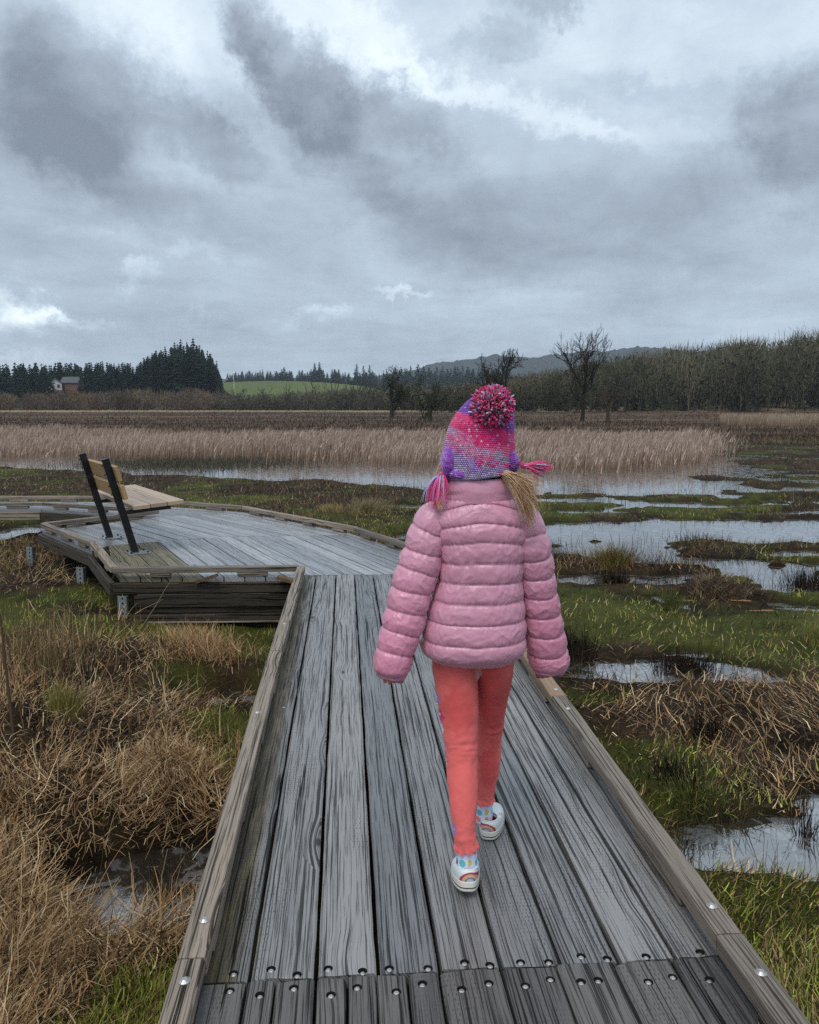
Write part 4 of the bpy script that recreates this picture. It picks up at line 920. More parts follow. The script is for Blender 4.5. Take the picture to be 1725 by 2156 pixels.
# conifers
def fir_geo(seed, tiers=15, full=.22, ragged=.25, dens=16):
    r = np.random.default_rng(seed); V = []; F = []; Cc = []
    def tri(a, b, c, k):
        n = len(V); V.extend([a, b, c, c]); F.append((n, n+1, n+2, n+3)); Cc.extend([k]*4)
    for t in range(tiers):
        f = t/tiers; z = .10 + .88*f; rad = full*(1-f)**.85*(.75+ragged*r.random()*1.6)+.008
        for k in range(max(5, int(dens*(1-f*.6)))):
            a = r.uniform(0, 6.28); L = rad*r.uniform(.65, 1.15); w2 = L*r.uniform(.18, .32)+.006; dz = r.uniform(.01, .05)*(1-f*.5); g = r.uniform(.6, 1.5)
            c = (.014*g, .026*g, .016*g); ca, sa = math.cos(a), math.sin(a)
            tri((0, 0, z+.03), (ca*L*.75-sa*w2, sa*L*.75+ca*w2, z-dz*.6), (ca*L, sa*L, z-dz), c)
            tri((0, 0, z+.03), (ca*L, sa*L, z-dz), (ca*L*.75+sa*w2, sa*L*.75-ca*w2, z-dz*1.4), tuple(q*.8 for q in c))
    n = len(V)
    for i in range(3): a = i*2.09; V.append((math.cos(a)*.012, math.sin(a)*.012, -.02)); Cc.append((.02, .015, .01))
    V.append((0, 0, 1.0)); Cc.append((.015, .02, .01))
    for i in range(3): F.append((n+i, n+(i+1) % 3, n+3, n+3))
    return np.array(V, dtype=float), np.array(F), np.array(Cc)
FG = [fir_geo(s_, 16, [.20, .16, .26, .22][s_], .3, [18, 15, 20, 17][s_]) for s_ in range(4)]
def tri_mesh(name, V, F, Cc, **k):
    Fl = [tuple(dict.fromkeys(f)) for f in F.tolist()]; return mesh(name, V, Fl, M['veg_dark'], False, Cc, **k)
fir_me = []
def fir(x, y, h, kind, label, group, wd=1.):
    gz = float(ground_z(np.array([x]), np.array([y]))[0])
    while len(fir_me) <= kind: fir_me.append(None)
    if fir_me[kind] is None: o = tri_mesh('fir_tree', *FG[kind]); fir_me[kind] = o.data
    else: o = link('fir_tree', fir_me[kind])
    o.location = (x, y, gz-.3); o.scale = (h*wd, h*wd, h); o.rotation_euler = (0, 0, rnd.uniform(0, 6.28)); tag(o, label, 'conifer', group)
def fir_mass(xs_, ys_, hs_, name, label, wd=1.):
    gz = ground_z(np.asarray(xs_), np.asarray(ys_)); parts = []
    for i in range(len(xs_)):
        V, F, Cc = FG[i % 4]; a = rnd.uniform(0, 6.28); c, s_ = math.cos(a), math.sin(a); h = hs_[i]; W = V.copy()
        W[:, 0] = (V[:, 0]*c - V[:, 1]*s_)*h*wd + xs_[i]; W[:, 1] = (V[:, 0]*s_ + V[:, 1]*c)*h*wd + ys_[i]; W[:, 2] = V[:, 2]*h + gz[i]-.3
        parts.append((W, F, Cc*rnd.uniform(.7, 1.25)))
    v, f, c = join(parts); o = mesh(name, v, f, M['veg_dark'], False, c); return tag(o, label, 'conifer wood', kind='stuff')
ORD = ['leftmost', 'second from left', 'third from left', 'fourth from left', 'fifth from left', 'sixth from left', 'seventh from left', 'eighth from left', 'ninth from left', 'tenth from left']
rnd.seed(99)
def top_h(px_, y_, ty): return 1.35 + (858-ty)/1738*y_ - float(ground_z(np.array([(px_-862.5)/1752*y_]), np.array([y_]))[0])
xs_, ys_, hs_ = [], [], []
def add_fir(px_, y_, ty, k=1.): xs_.append((px_-862.5)/1752*y_); ys_.append(y_); hs_.append(max(4, top_h(px_, y_, ty)*k))
for i in range(330):
    p_ = rnd.uniform(-420, 300); y_ = rnd.uniform(338, 400)
    if 108 < p_ < 168 and y_ < 352: continue
    add_fir(p_, y_, 757 + rnd.uniform(-2, 5), rnd.uniform(.82, 1.0))
for i in range(150):
    p_ = rnd.uniform(300, 466); y_ = rnd.uniform(352, 425); ty = np.interp(p_, [290, 330, 372, 400, 420, 445, 460, 470], [752, 738, 722, 720, 724, 738, 760, 800]); add_fir(p_, y_, ty + rnd.uniform(-2, 6), rnd.uniform(.72, 1.0))
fir_mass(xs_, ys_, hs_, 'conifer_wood', 'dark green conifer wood along the left skyline', 1.15)
for i_, (p_, y_, ty) in enumerate([(333, 372, 735), (352, 385, 727), (372, 380, 718), (385, 390, 712), (398, 378, 717), (411, 385, 709), (424, 392, 724), (440, 385, 735)]):
    fir((p_-862.5)/1752*y_, y_, top_h(p_, y_, ty), rnd.randrange(4), 'dark conifer on the crest of the wooded knoll, ' + ORD[i_] + ' of eight', 'conifers on the crest of the wooded knoll', 1.05)
for i_, (p_, y_) in enumerate([(60, 328), (78, 334), (95, 330), (108, 326), (172, 326), (186, 330), (200, 325), (215, 332), (240, 330), (265, 326)]):
    fir((p_-862.5)/1752*y_, y_, top_h(p_, y_, rnd.uniform(778, 786)), rnd.randrange(4), 'dark conifer in the front row beside the two houses, ' + ORD[i_] + ' of ten', 'front row conifers near the houses', 1.1)
xs_, ys_, hs_ = [], [], []
for i in range(300):
    p_ = rnd.uniform(455, 1075); y_ = rnd.uniform(900, 1050); ty = np.interp(p_, [460, 520, 600, 700, 760, 800, 900, 1000, 1075], [784, 779, 776, 774, 780, 776, 772, 768, 774]); add_fir(p_, y_, ty+rnd.uniform(-3, 5), rnd.uniform(.75, 1))
fir_mass(xs_, ys_, hs_, 'ridge_conifers', 'bluish conifer ridge behind the green hill', 1.3)
for i_, (p_, ty) in enumerate([(600, 772), (664, 763), (674, 761), (752, 765), (766, 769), (779, 766), (845, 770), (865, 768), (880, 764), (892, 768)]):
    fir((p_-862.5)/1752*880, 880, top_h(p_, 880, ty), rnd.randrange(4), 'tall conifer above the distant bluish ridge, ' + ORD[i_] + ' of ten', 'tall conifers on the distant ridge', 1.5)
for i_, (p_, ty) in enumerate([(748, 790), (757, 788), (768, 786), (780, 792)]):
    fir((p_-862.5)/1752*720, 720, top_h(p_, 720, ty), rnd.randrange(4), 'dark conifer at the right end of the green hill crest, ' + ORD[i_] + ' of four', 'conifers at the right end of the green hill', 1.2)
rnd.seed(5)

# distant hills with a ragged wooded skyline
hx = np.linspace(-900, 3200, 420); hy = np.array([2150, 2300, 2450, 2600, 3400]); 
prof = np.interp(hx/2450*1752+862.5, [500, 800, 880, 905, 980, 1040, 1075, 1110, 1160, 1210, 1290, 1390, 1500, 1700, 2000, 2600], [800, 792, 782, 766, 762, 748, 753, 757, 753, 746, 739, 736, 742, 748, 756, 766])
top = 1.35 + (858-prof)/1738*2450 + (fbm(hx*.012, hx*0, 95, 3)-.5)*14 + rng.uniform(-2, 4, len(hx))
HX, HY = np.meshgrid(hx, hy); kk = np.array([.0, .55, 1., .9, .0])[:, None]; HZ = kk*top[None] + (1-kk)*10
HZ = HZ + (fbm(HX*.01, HY*.01, 96, 4)-.5)*26*(kk > .3)*(kk < .99)
nh = len(hx); ii, jj = np.meshgrid(np.arange(nh-1), np.arange(len(hy)-1)); a0 = (jj*nh+ii).ravel()
m_h = plain('hill_forest', (.030, .036, .030), .9, spec=.1, vary=.5, bscale=.02)
hills = mesh('hills', np.stack([HX.ravel(), HY.ravel(), HZ.ravel()], 1), np.stack([a0, a0+1, a0+1+nh, a0+nh], 1), m_h, True); tag(hills, kind='structure')

# two houses at the wood's edge
M['h_white'] = plain('white_siding', (.55, .53, .52), .7); M['h_brick'] = plain('red_brick', (.17, .085, .065), .85, vary=.3, bscale=2); M['h_roof'] = plain('grey_shingle', (.075, .08, .09), .8, vary=.3, bscale=3); M['h_glass'] = plain('dark_glass', (.02, .025, .03), .1)
def house(x, y, w_, d_, h1, h2, rz, wallm, lowm, label):
    gz = float(ground_z(np.array([x]), np.array([y]))[0]); e = tag(empty('house', (x, y, gz-.3), rz), label, 'house')
    mb = MB(); mb.box((0, 0, h1*.3), (w_/2, d_/2, h1*.3)); mb.build('lower_wall', lowm, e)
    mb = MB(); v = [(-w_/2, -d_/2, h1*.6), (w_/2, -d_/2, h1*.6), (w_/2, -d_/2, h1), (0, -d_/2, h2), (-w_/2, -d_/2, h1)]; v2 = [(a, d_/2, c) for a, b, c in v]
    mb.add(v+v2, [(0, 1, 2, 3, 4), (9, 8, 7, 6, 5)] + [(i, i+5, (i+1) % 5+5, (i+1) % 5) for i in range(5)]); mb.build('upper_wall', wallm, e)
    for s_ in (-1, 1):
        mb = MB(); o_ = .5; a = Vector((0, 0, h2+.22)); b = Vector((s_*(w_/2+o_), 0, h1-.1)); dd = (b-a); n_ = Vector((dd.z, 0, -dd.x)).normalized()*.14
        q = [(a.x, -d_/2-o_, a.z), (a.x, d_/2+o_, a.z), (b.x, d_/2+o_, b.z), (b.x, -d_/2-o_, b.z)]; q2 = [(p[0]+n_.x, p[1], p[2]+n_.z) for p in q]
        mb.add(q+q2, [(0, 1, 2, 3), (7, 6, 5, 4)] + [(i, (i+1) % 4, (i+1) % 4+4, i+4) for i in range(4)]); mb.build('roof', M['h_roof'], e)
    for wx in (-w_*.25, w_*.25):
        mb = MB(); mb.box((wx, -d_/2-.04, h1*.82), (.5, .05, .65)); f = mb.build('window', M['h_glass'], e)
        mb = MB()
        for s_ in (-1, 1): mb.box((wx+s_*.55, -d_/2-.05, h1*.82), (.05, .07, .7)); 
        mb.box((wx, -d_/2-.05, h1*.82+.7), (.6, .07, .05)); mb.build('frame', M['h_white'], f)
house(-141.5, 334, 4.6, 8, 6.9, 8.6, .35, M['h_white'], M['h_brick'], 'small white gabled house with brick base at the wood edge, left one')
house(-135.6, 336, 5.0, 7, 6.4, 8.6, 1.45, M['h_brick'], M['h_brick'], 'brick house with grey roof at the wood edge, right one')
mast = tag(empty('mast', ((494-862.5)/1752*560, 560, float(ground_z(np.array([-117.8]), np.array([560.]))[0]))), 'thin white mast with a small round head on the green hill', 'mast')
mb = MB(); mb.cyl((0, 0, -1), (0, 0, 11.5), .22, .16, 6); mb.build('pole', plain('white_paint', (.6, .62, .62), .6), mast)
mb = MB(); mb.cyl((0, 0, 11.5), (0, 0, 12.6), .7, .8, 8); mb.cyl((0, 0, 12.6), (0, 0, 13.3), .8, .2, 8); mb.build('mast_head', bpy.data.materials['white_paint'], mast)
# ------------------------------------------------------------------ the child
person = empty('person', (.19, 2.31, 0)); tag(person, 'child walking away in a pink quilted jacket, coral leggings and knitted pompom hat', 'person')
PO = np.array([.19, 2.31, 0.])
def smooth_interp(t, ts, vs_):
    """Catmull-Rom through the rows"""
    ts = np.asarray(ts, float); vs_ = np.asarray(vs_, float); t = np.clip(t, ts[0], ts[-1])
    i = np.clip(np.searchsorted(ts, t)-1, 0, len(ts)-2); h = ts[i+1]-ts[i]; s_ = ((t-ts[i])/h)[:, None]
    m = np.gradient(vs_, ts, axis=0); a, b = vs_[i], vs_[i+1]; ma, mb_ = m[i]*h[:, None], m[i+1]*h[:, None]
    return (2*s_**3-3*s_**2+1)*a + (s_**3-2*s_**2+s_)*ma + (-2*s_**3+3*s_**2)*b + (s_**3-s_**2)*mb_
def grid_faces(nr, nc, wrap=True):
    j, i = np.meshgrid(np.arange(nr-1), np.arange(nc if wrap else nc-1), indexing='ij'); i2 = (i+1) % nc
    return np.stack([j*nc+i, j*nc+i2, (j+1)*nc+i2, (j+1)*nc+i], -1).reshape(-1, 4)
def tube_path(rows, nr, nc, ex=2., prof=None, order='down'):
    """rows: x y z rx ry along a path; returns points [nr,nc,3], outward normals, arc length, angles, radii"""
    rows = np.array(rows, float); seg = np.r_[0, np.cumsum(np.linalg.norm(np.diff(rows[:, :3], axis=0), axis=1))]
    s_ = np.linspace(0, seg[-1], nr) if prof is None else prof*seg[-1]
    q = smooth_interp(s_, seg, rows); cpt = q[:, :3]; T = np.gradient(cpt, axis=0); T /= np.linalg.norm(T, axis=1)[:, None]
    side = np.cross(T, np.array([0, 1., 0])); side /= np.linalg.norm(side, axis=1)[:, None]; dep = np.cross(side, T)
    sg = np.sign(side[:, 0:1]); side = side*sg; dep = np.where(dep[:, 1:2] < 0, -dep, dep)
    th = np.linspace(0, 2*np.pi, nc, endpoint=False); c, n = np.cos(th), np.sin(th)
    cc = np.sign(c)*np.abs(c)**(2/ex); nn = np.sign(n)*np.abs(n)**(2/ex)
    off = side[:, None]*cc[None, :, None]*q[:, 3][:, None, None] + dep[:, None]*nn[None, :, None]*q[:, 4][:, None, None]
    nrm = side[:, None]*(c[None, :, None]/q[:, 3][:, None, None]) + dep[:, None]*(n[None, :, None]/q[:, 4][:, None, None])
    nrm /= np.linalg.norm(nrm, axis=2)[:, :, None]
    return cpt[:, None]+off, nrm, s_, th, q
def body_obj(name, P_, mat, parent, col=None, wrap=True, cap0=False, cap1=False, smooth=True):
    nr, nc, _ = P_.shape; V = (P_ - PO).reshape(-1, 3); F = [tuple(f) for f in grid_faces(nr, nc, wrap).tolist()]
    if cap0: F.append(tuple(range(nc-1, -1, -1)))
    if cap1: F.append(tuple((nr-1)*nc+i for i in range(nc)))
    o = mesh(name, V, F, mat, smooth, None if col is None else col.reshape(-1, 3), parent)
    bm = bmesh.new(); bm.from_mesh(o.data); bmesh.ops.recalc_face_normals(bm, faces=bm.faces); bm.to_mesh(o.data); bm.free()
    return o
M['skin'] = plain('skin', (.62, .27, .24), .5)
m, t = new_mat('pink_quilted_nylon'); tcn = t.node('ShaderNodeTexCoord').outputs['Object']
n1 = t.noise(tcn, 34., 5, .6, .5); n2 = t.noise(tcn, 120., 3, .6)
oz_ = t.xyz(tcn)
sleeve = t.m('MULTIPLY', t.ss(t.m('ABSOLUTE', oz_[0]), .13, .19), t.ss(oz_[2], 1.0, .7))
ca = t.mix(sleeve, (.66, .305, .415), (.65, .25, .36))
t.put(t.bsdf.inputs['Base Color'], t.mix(n1, t.mix(1., ca, (.90, .88, .90), 'MULTIPLY'), t.mix(1., ca, (1.08, 1.08, 1.06), 'MULTIPLY')))
t.put(t.bsdf.inputs['Roughness'], t.m('ADD', .29, t.m('MULTIPLY', n2, .14))); t.put(t.bsdf.inputs['Specular IOR Level'], .55); t.put(t.bsdf.inputs['Sheen Weight'], .15); t.put(t.bsdf.inputs['Coat Weight'], .18); t.put(t.bsdf.inputs['Coat Roughness'], .28)
ridg = t.m('ABSOLUTE', t.m('SUBTRACT', t.noise(t.v('MULTIPLY', tcn, (1.5, 1.5, .9)), 26., 3, .5, .8), .5))
t.put(t.bsdf.inputs['Normal'], t.node('ShaderNodeBump', {'Height': t.m('ADD', ridg, t.m('MULTIPLY', n2, .06)), 'Strength': .55, 'Distance': .006}).outputs[0]); M['jacket'] = m

def zimg(Yi, yd):   # height of a seam on the jacket's back
    dy = 774.9 + .3048*Yi; return CAM_H - yd*math.tan(R(7.21) + math.atan((dy-1078)/1738))
# ---- jacket body
TR = np.array([(1.101, .191, .080, .072), (1.099, .192, .098, .082), (1.089, .195, .116, .089), (1.070, .198, .134, .094), (1.04, .200, .138, .100), (.995, .203, .132, .104), (.937, .205, .122, .104), (.87, .201, .120, .104),
               (.82, .195, .129, .108), (.765, .189, .139, .114), (.727, .185, .146, .118), (.68, .184, .149, .120), (.652, .183, .143, .114), (.635, .185, .128, .102), (.624, .186, .106, .084), (.630, .186, .088, .070)])
nr, nc = 210, 260
par = np.linspace(0, len(TR)-1, nr); q = smooth_interp(par, np.arange(len(TR)), TR); th = np.linspace(0, 2*np.pi, nc, endpoint=False)
c_, n_ = np.cos(th), np.sin(th); ex = (2. + .5*sst(1.085, 1.03, q[:, 0]))[:, None]; cc = np.sign(c_)[None]*np.abs(c_)[None]**(2/ex); nn = np.sign(n_)[None]*np.abs(n_)[None]**(2/ex)
Z = np.repeat(q[:, 0:1], nc, 1); Xn = cc
seams = [(940, 105), (1080, 72), (1212, 36), (1360, 12), (1500, 6), (1640, 0), (1782, -4), (1925, -8)]
zs_c = np.array([zimg(a, 2.215) for a, b in seams]); arch = np.array([b*.000417 for a, b in seams])
# phase: seam index as a function of height and side position
zc2 = Z.copy(); ar_ = np.interp(-Z, -zs_c, arch); zz_ = Z + ar_*Xn**2 - .006*(fbm(Xn*2.2+5, Z*3, 7, 2)-.5)
zk = np.r_[zs_c[0]+.062, zs_c, zs_c[-1]-.052]; phase = np.interp(-zz_, -zk, np.arange(len(zk)))
fr = phase - np.floor(phase); A_p = .0105*sst(0, .8, phase)
arc = th[None]*.13 + 0*Z
dist = np.minimum(fr, 1-fr)*.058
puff = (np.abs(np.sin(np.pi*fr))**.40)*A_p - .0075*sst(0, .6, phase)
puck = np.exp(-dist/.009)*(fbm(arc*120, phase*1.2, 21, 2)-.5)*.0055*sst(.2, 1, phase)
big = (fbm(arc*19+Z*9, Z*34, 22, 3)-.5)*.011 + (.5-np.abs(fbm(arc*30-Z*22, Z*30+arc*12, 23, 2)-.5)*2)*.0042*np.sin(np.pi*fr)
seamcut = np.exp(-(dist/.0022)**2)*.0028*sst(.3, .9, phase)
# back shoulder seams and side seams pull in
rdg = 1-np.abs(fbm(arc*26+Z*18, Z*20-arc*16, 27, 2)-.5)*4
rdg2 = 1-np.abs(fbm(arc*40-Z*30, Z*26+arc*20, 29, 2)-.5)*4
D = .62*puff + 1.7*puck + (.30*big + .0020*np.clip(rdg, 0, 1)**3*np.sin(np.pi*fr) + .0010*np.clip(rdg2, 0, 1)**3)*sst(0, 1, phase+.2) - .8*seamcut
XX = q[:, 1:2] + q[:, 2:3]*cc + D*c_[None]; YY = 2.315 + q[:, 3:4]*nn + D*n_[None]
ZZ = Z + .35*(ar_*Xn**2)*0
jk = body_obj('puffer_jacket', np.stack([XX, YY, ZZ], -1), M['jacket'], person)
# ---- sleeves
def sleeve_tube(rows, nb, seed, ph0=0.):
    nr, nc = 190, 120; P_, Nn, s_, th, q = tube_path(rows, nr, nc, 2.2)
    f = (s_/s_[-1])[:, None]; wob = .10*np.cos(th[None]+1.+seed) + .12*(fbm(th[None]*1.2+seed, f*6, seed, 2)-.5); ph = f*nb + ph0 + wob
    fr = ph-np.floor(ph); dist = np.minimum(fr, 1-fr)*.055; arc = th[None]*.055
    D = (np.abs(np.sin(np.pi*fr))**.40)*.0068 - .0042 + np.exp(-dist/.009)*(fbm(arc*120, ph*1.3, seed+2, 2)-.5)*.0075 + (fbm(arc*30+f*6, f*26, seed+4, 3)-.5)*.003 - np.exp(-(dist/.0022)**2)*.0026
    D = D + np.clip(1-np.abs(fbm(arc*30-f*10, f*14+arc*16, seed+5, 2)-.5)*4, 0, 1)**3*.0024*np.sin(np.pi*fr) + np.clip(1-np.abs(fbm(arc*44+f*16, f*20-arc*22, seed+6, 2)-.5)*4, 0, 1)**3*.0012
    return P_ + Nn*D[:, :, None]
def sl(rows): return [(x, y, z, r, r*1.06) for x, y, z, r in rows]
LA = [(.135, 2.31, 1.058, .036), (.105, 2.31, 1.056, .044), (.078, 2.305, 1.040, .051), (.057, 2.30, 1.008, .053), (.042, 2.295, .955, .056), (.027, 2.29, .903, .0590), (.009, 2.28, .854, .0580), (-.006, 2.27, .798, .0565), (-.020, 2.26, .742, .0565), (-.034, 2.25, .695, .0540),
      (-.046, 2.24, .652, .0510), (-.051, 2.238, .618, .0470), (-.053, 2.238, .604, .036), (-.051, 2.238, .612, .028)]
RA = [(.262, 2.31, 1.060, .036), (.290, 2.31, 1.056, .042), (.316, 2.305, 1.036, .047), (.333, 2.30, 1.004, .049), (.345, 2.30, .960, .0500), (.357, 2.31, .908, .0500), (.367, 2.32, .853, .0500), (.378, 2.33, .792, .0510), (.389, 2.34, .733, .0530), (.399, 2.35, .674, .0560),
      (.409, 2.36, .622, .0565), (.414, 2.36, .592, .0530), (.415, 2.36, .577, .042), (.413, 2.36, .586, .031)]
for rows, sd_ in ((LA, 4), (RA, 9)): body_obj('sleeve', sleeve_tube(sl(rows), 9.1, sd_, .25), M['jacket'], jk)
# ---- stand-up collar, softly folded
nr, nc = 46, 200; f = np.linspace(0, 1, nr)[:, None]; th = np.linspace(0, 2*np.pi, nc, endpoint=False)[None]
rxc = .101 - .010*f + .005*np.sin(np.pi*f); ryc = .088 - .010*f + .005*np.sin(np.pi*f)
roll = sst(.86, 1., f); rxc = rxc - roll*.014; ryc = ryc - roll*.014; hz_ = 1.100 + .066*np.sin(np.minimum(f, .93)/.93*np.pi/2)**1. + .0*f - .006*roll
hz_ = 1.090 + .077*f**.9 - .012*sst(.9, 1, f) + .007*np.sin(th*2+.6)*f + .006*np.cos(th)*f
fold = (fbm(th*2.6, f*1.2+th*.3, 44, 2)-.5)*.006*np.sin(np.pi*np.clip(f*1.05, 0, 1)) + np.exp(-((f-.30-.08*np.sin(th*3))/.09)**2)*(fbm(th*1.6, f*0+3, 46, 2)-.45)*-.010
P_ = np.stack([.193+(rxc+fold)*np.cos(th), 2.315+(ryc+fold)*np.sin(th), hz_+0*th], -1); body_obj('collar', P_, M['jacket'], jk)
# yoke padding between collar and first seam is part of the body above

# ---- leggings
M['leg'] = attr_mat('coral_cotton', .85, .2, bump=.0006, bscale=420, vary=.07, sheen=.1)
CORAL = np.array([.78, .150, .140]); WET = np.array([.60, .075, .075])
def leg(rows, nm, seed, flowers, wets):
    P_, Nn, s_, th, q = tube_path(rows, 170, 96, 2.); f = (s_/s_[-1])[:, None]
    kn = np.exp(-((f-.55)/.07)**2) + .8*np.exp(-((f-.10)/.08)**2) + .7*np.exp(-((f-.93)/.05)**2)
    D = (fbm(th[None]*1.3+f*3, f*46, seed+3, 3)-.5)*.0075*kn + (fbm(th[None]*2, f*18, seed, 3)-.5)*.0045 + (fbm(th[None]*1.5+f*5, f*60, seed+1, 2)-.5)*.0022*(sst(.10, 0, f)+sst(.86, .97, f)+.15)
    fl = sst(.962, 1., f); D = D + fl*(.0035 + .0016*np.sin(th[None]*10+seed)); P_ = P_ + Nn*D[:, :, None]; P_[:, :, 2] += fl*(.004+.0042*np.sin(th[None]*10+1.5+seed))
    Cc = np.zeros(P_.shape)+CORAL; 
    for cx, cz, rw, rh, k in wets:
        d2 = ((P_[:, :, 0]-cx)/rw)**2 + ((P_[:, :, 2]-cz)/rh)**2 + (fbm(P_[:, :, 0]*60, P_[:, :, 2]*40, seed+9, 3)-.5)*1.4
        m_ = (sst(1.35, .35, d2)*k*.75*sst(.6, 0, np.sin(th)[None]))[:, :, None]; Cc = lerp(Cc, WET, m_)
    for cz, cth, R_, colf in flowers:
        a = (th[None]-cth); a = (a+np.pi) % (2*np.pi)-np.pi; lx = a*.045; lz = P_[:, :, 2]-cz; rr = np.hypot(lx, lz); an = np.arctan2(lz, lx)
        m_ = (rr < R_*(.62+.38*np.abs(np.cos(an*3)))); Cc[m_] = colf; Cc[rr < R_*.2] = (.75, .72, .8)
    return body_obj(nm, P_, M['leg'], None, Cc)
lt = MB()
LG = [(.140, 2.325, .70, .060, .075), (.134, 2.325, .655, .063, .082), (.131, 2.322, .606, .0645, .082), (.136, 2.31, .547, .062, .070), (.141, 2.30, .496, .0582, .064), (.146, 2.28, .423, .0515, .056), (.150, 2.25, .333, .0441, .048), (.151, 2.23, .287, .0432, .047),
      (.152, 2.21, .242, .0393, .043), (.153, 2.193, .197, .0338, .037), (.155, 2.185, .166, .0315, .034), (.158, 2.182, .141, .0322, .034), (.160, 2.182, .119, .0325, .034)]
RG = [(.235, 2.335, .70, .060, .075), (.243, 2.338, .655, .060, .080), (.249, 2.345, .600, .0565, .078), (.248, 2.385, .501, .0490, .062), (.246, 2.42, .412, .0430, .052), (.246, 2.45, .322, .0390, .046), (.245, 2.462, .238, .0378, .044), (.239, 2.472, .172, .0330, .036), (.237, 2.48, .135, .0300, .033), (.237, 2.482, .110, .0300, .033)]
PUR = (.30, .16, .62); MAG = (.62, .02, .16); WHI = (.8, .75, .8)
leggings = tag(empty('leggings', (0, 0, 0), 0, person)); 
fll = [(.520, np.pi+.10, .017, PUR), (.475, np.pi+.18, .022, MAG), (.437, np.pi+.12, .013, WHI), (.37, np.pi-.2, .02, PUR), (.345, np.pi-.1, .013, WHI), (.29, np.pi-.3, .02, MAG), (.182, np.pi+.40, .017, PUR)]
for rows, sd_, fl_, wt_ in ((LG, 61, fll, [(.135, .50, .050, .065, .85), (.12, .59, .04, .03, .5)]), (RG, 67, [], [(.25, .50, .06, .13, .9), (.24, .25, .03, .07, .9), (.26, .36, .02, .06, .6)])):
    o = leg(rows, 'trouser_leg', sd_, fl_, wt_); o.parent = leggings
hip = tube_path([(.19, 2.325, .80, .095, .085), (.19, 2.325, .72, .110, .092), (.19, 2.328, .66, .118, .090), (.19, 2.33, .645, .100, .070), (.19, 2.335, .63, .05, .04), (.19, 2.335, .625, .005, .005)], 30, 48, 2.2)[0]
body_obj('seat_panel', hip, M['leg'], leggings, np.zeros(hip.shape)+CORAL)

# ---- socks with dots, shoes with rainbow heels
m, t = new_mat('dotted_white_sock'); ob = t.node('ShaderNodeTexCoord').outputs['Object']
ox, oy, oz = t.xyz(ob); uvd = t.comb(t.m('MULTIPLY', t.m('ARCTAN2', ox, oy), .033), oz, 0.)
vo = t.node('ShaderNodeTexVoronoi', {'Vector': uvd, 'Scale': 32., 'Randomness': .45}, voronoi_dimensions='2D')
cr2 = t.node('ShaderNodeValToRGB', {'Fac': t.xyz(vo.outputs['Color'])[0]}); cr2.color_ramp.interpolation = 'CONSTANT'; e_ = cr2.color_ramp.elements
e_[0].color = (.85, .04, .22, 1); e_[1].position = .22; e_[1].color = (.02, .015, .12, 1)
for p_, c4 in ((.42, (.12, .50, .55, 1)), (.62, (.55, .52, .08, 1)), (.82, (.85, .25, .22, 1))): q_ = e_.new(p_); q_.color = c4
t.put(t.bsdf.inputs['Base Color'], t.mix(t.m('LESS_THAN', vo.outputs['Distance'], .33), (.66, .68, .88), cr2.outputs[0])); t.put(t.bsdf.inputs['Roughness'], .9); M['sock'] = m
def sock(c0, c1, r):
    rows = [(*c0, r*.98, r*1.02), (*tuple(lerp(np.array(c0), np.array(c1), .5)), r*.95, r*1.02), (*c1, r, r*1.15)]; P_ = tube_path(rows, 30, 48)[0]
    P_ = P_ + (fbm(P_[:, :, 2]*160, P_[:, :, 0]*20, 5, 2)-.5)[:, :, None]*.002; c = np.array(c1); V = (P_-c).reshape(-1, 3)
    return mesh('sock', V, grid_faces(30, 48), M['sock'], True, None, person, tuple(c-PO))
sock((.159, 2.182, .150), (.163, 2.185, .055), .0305); sock((.237, 2.482, .140), (.238, 2.500, .045), .0290)
M['shoe'] = attr_mat('white_canvas', .6, .4, bump=.0004, bscale=500, vary=.05); M['sole'] = attr_mat('cream_rubber', .55, .4, vary=.12, bscale=90)
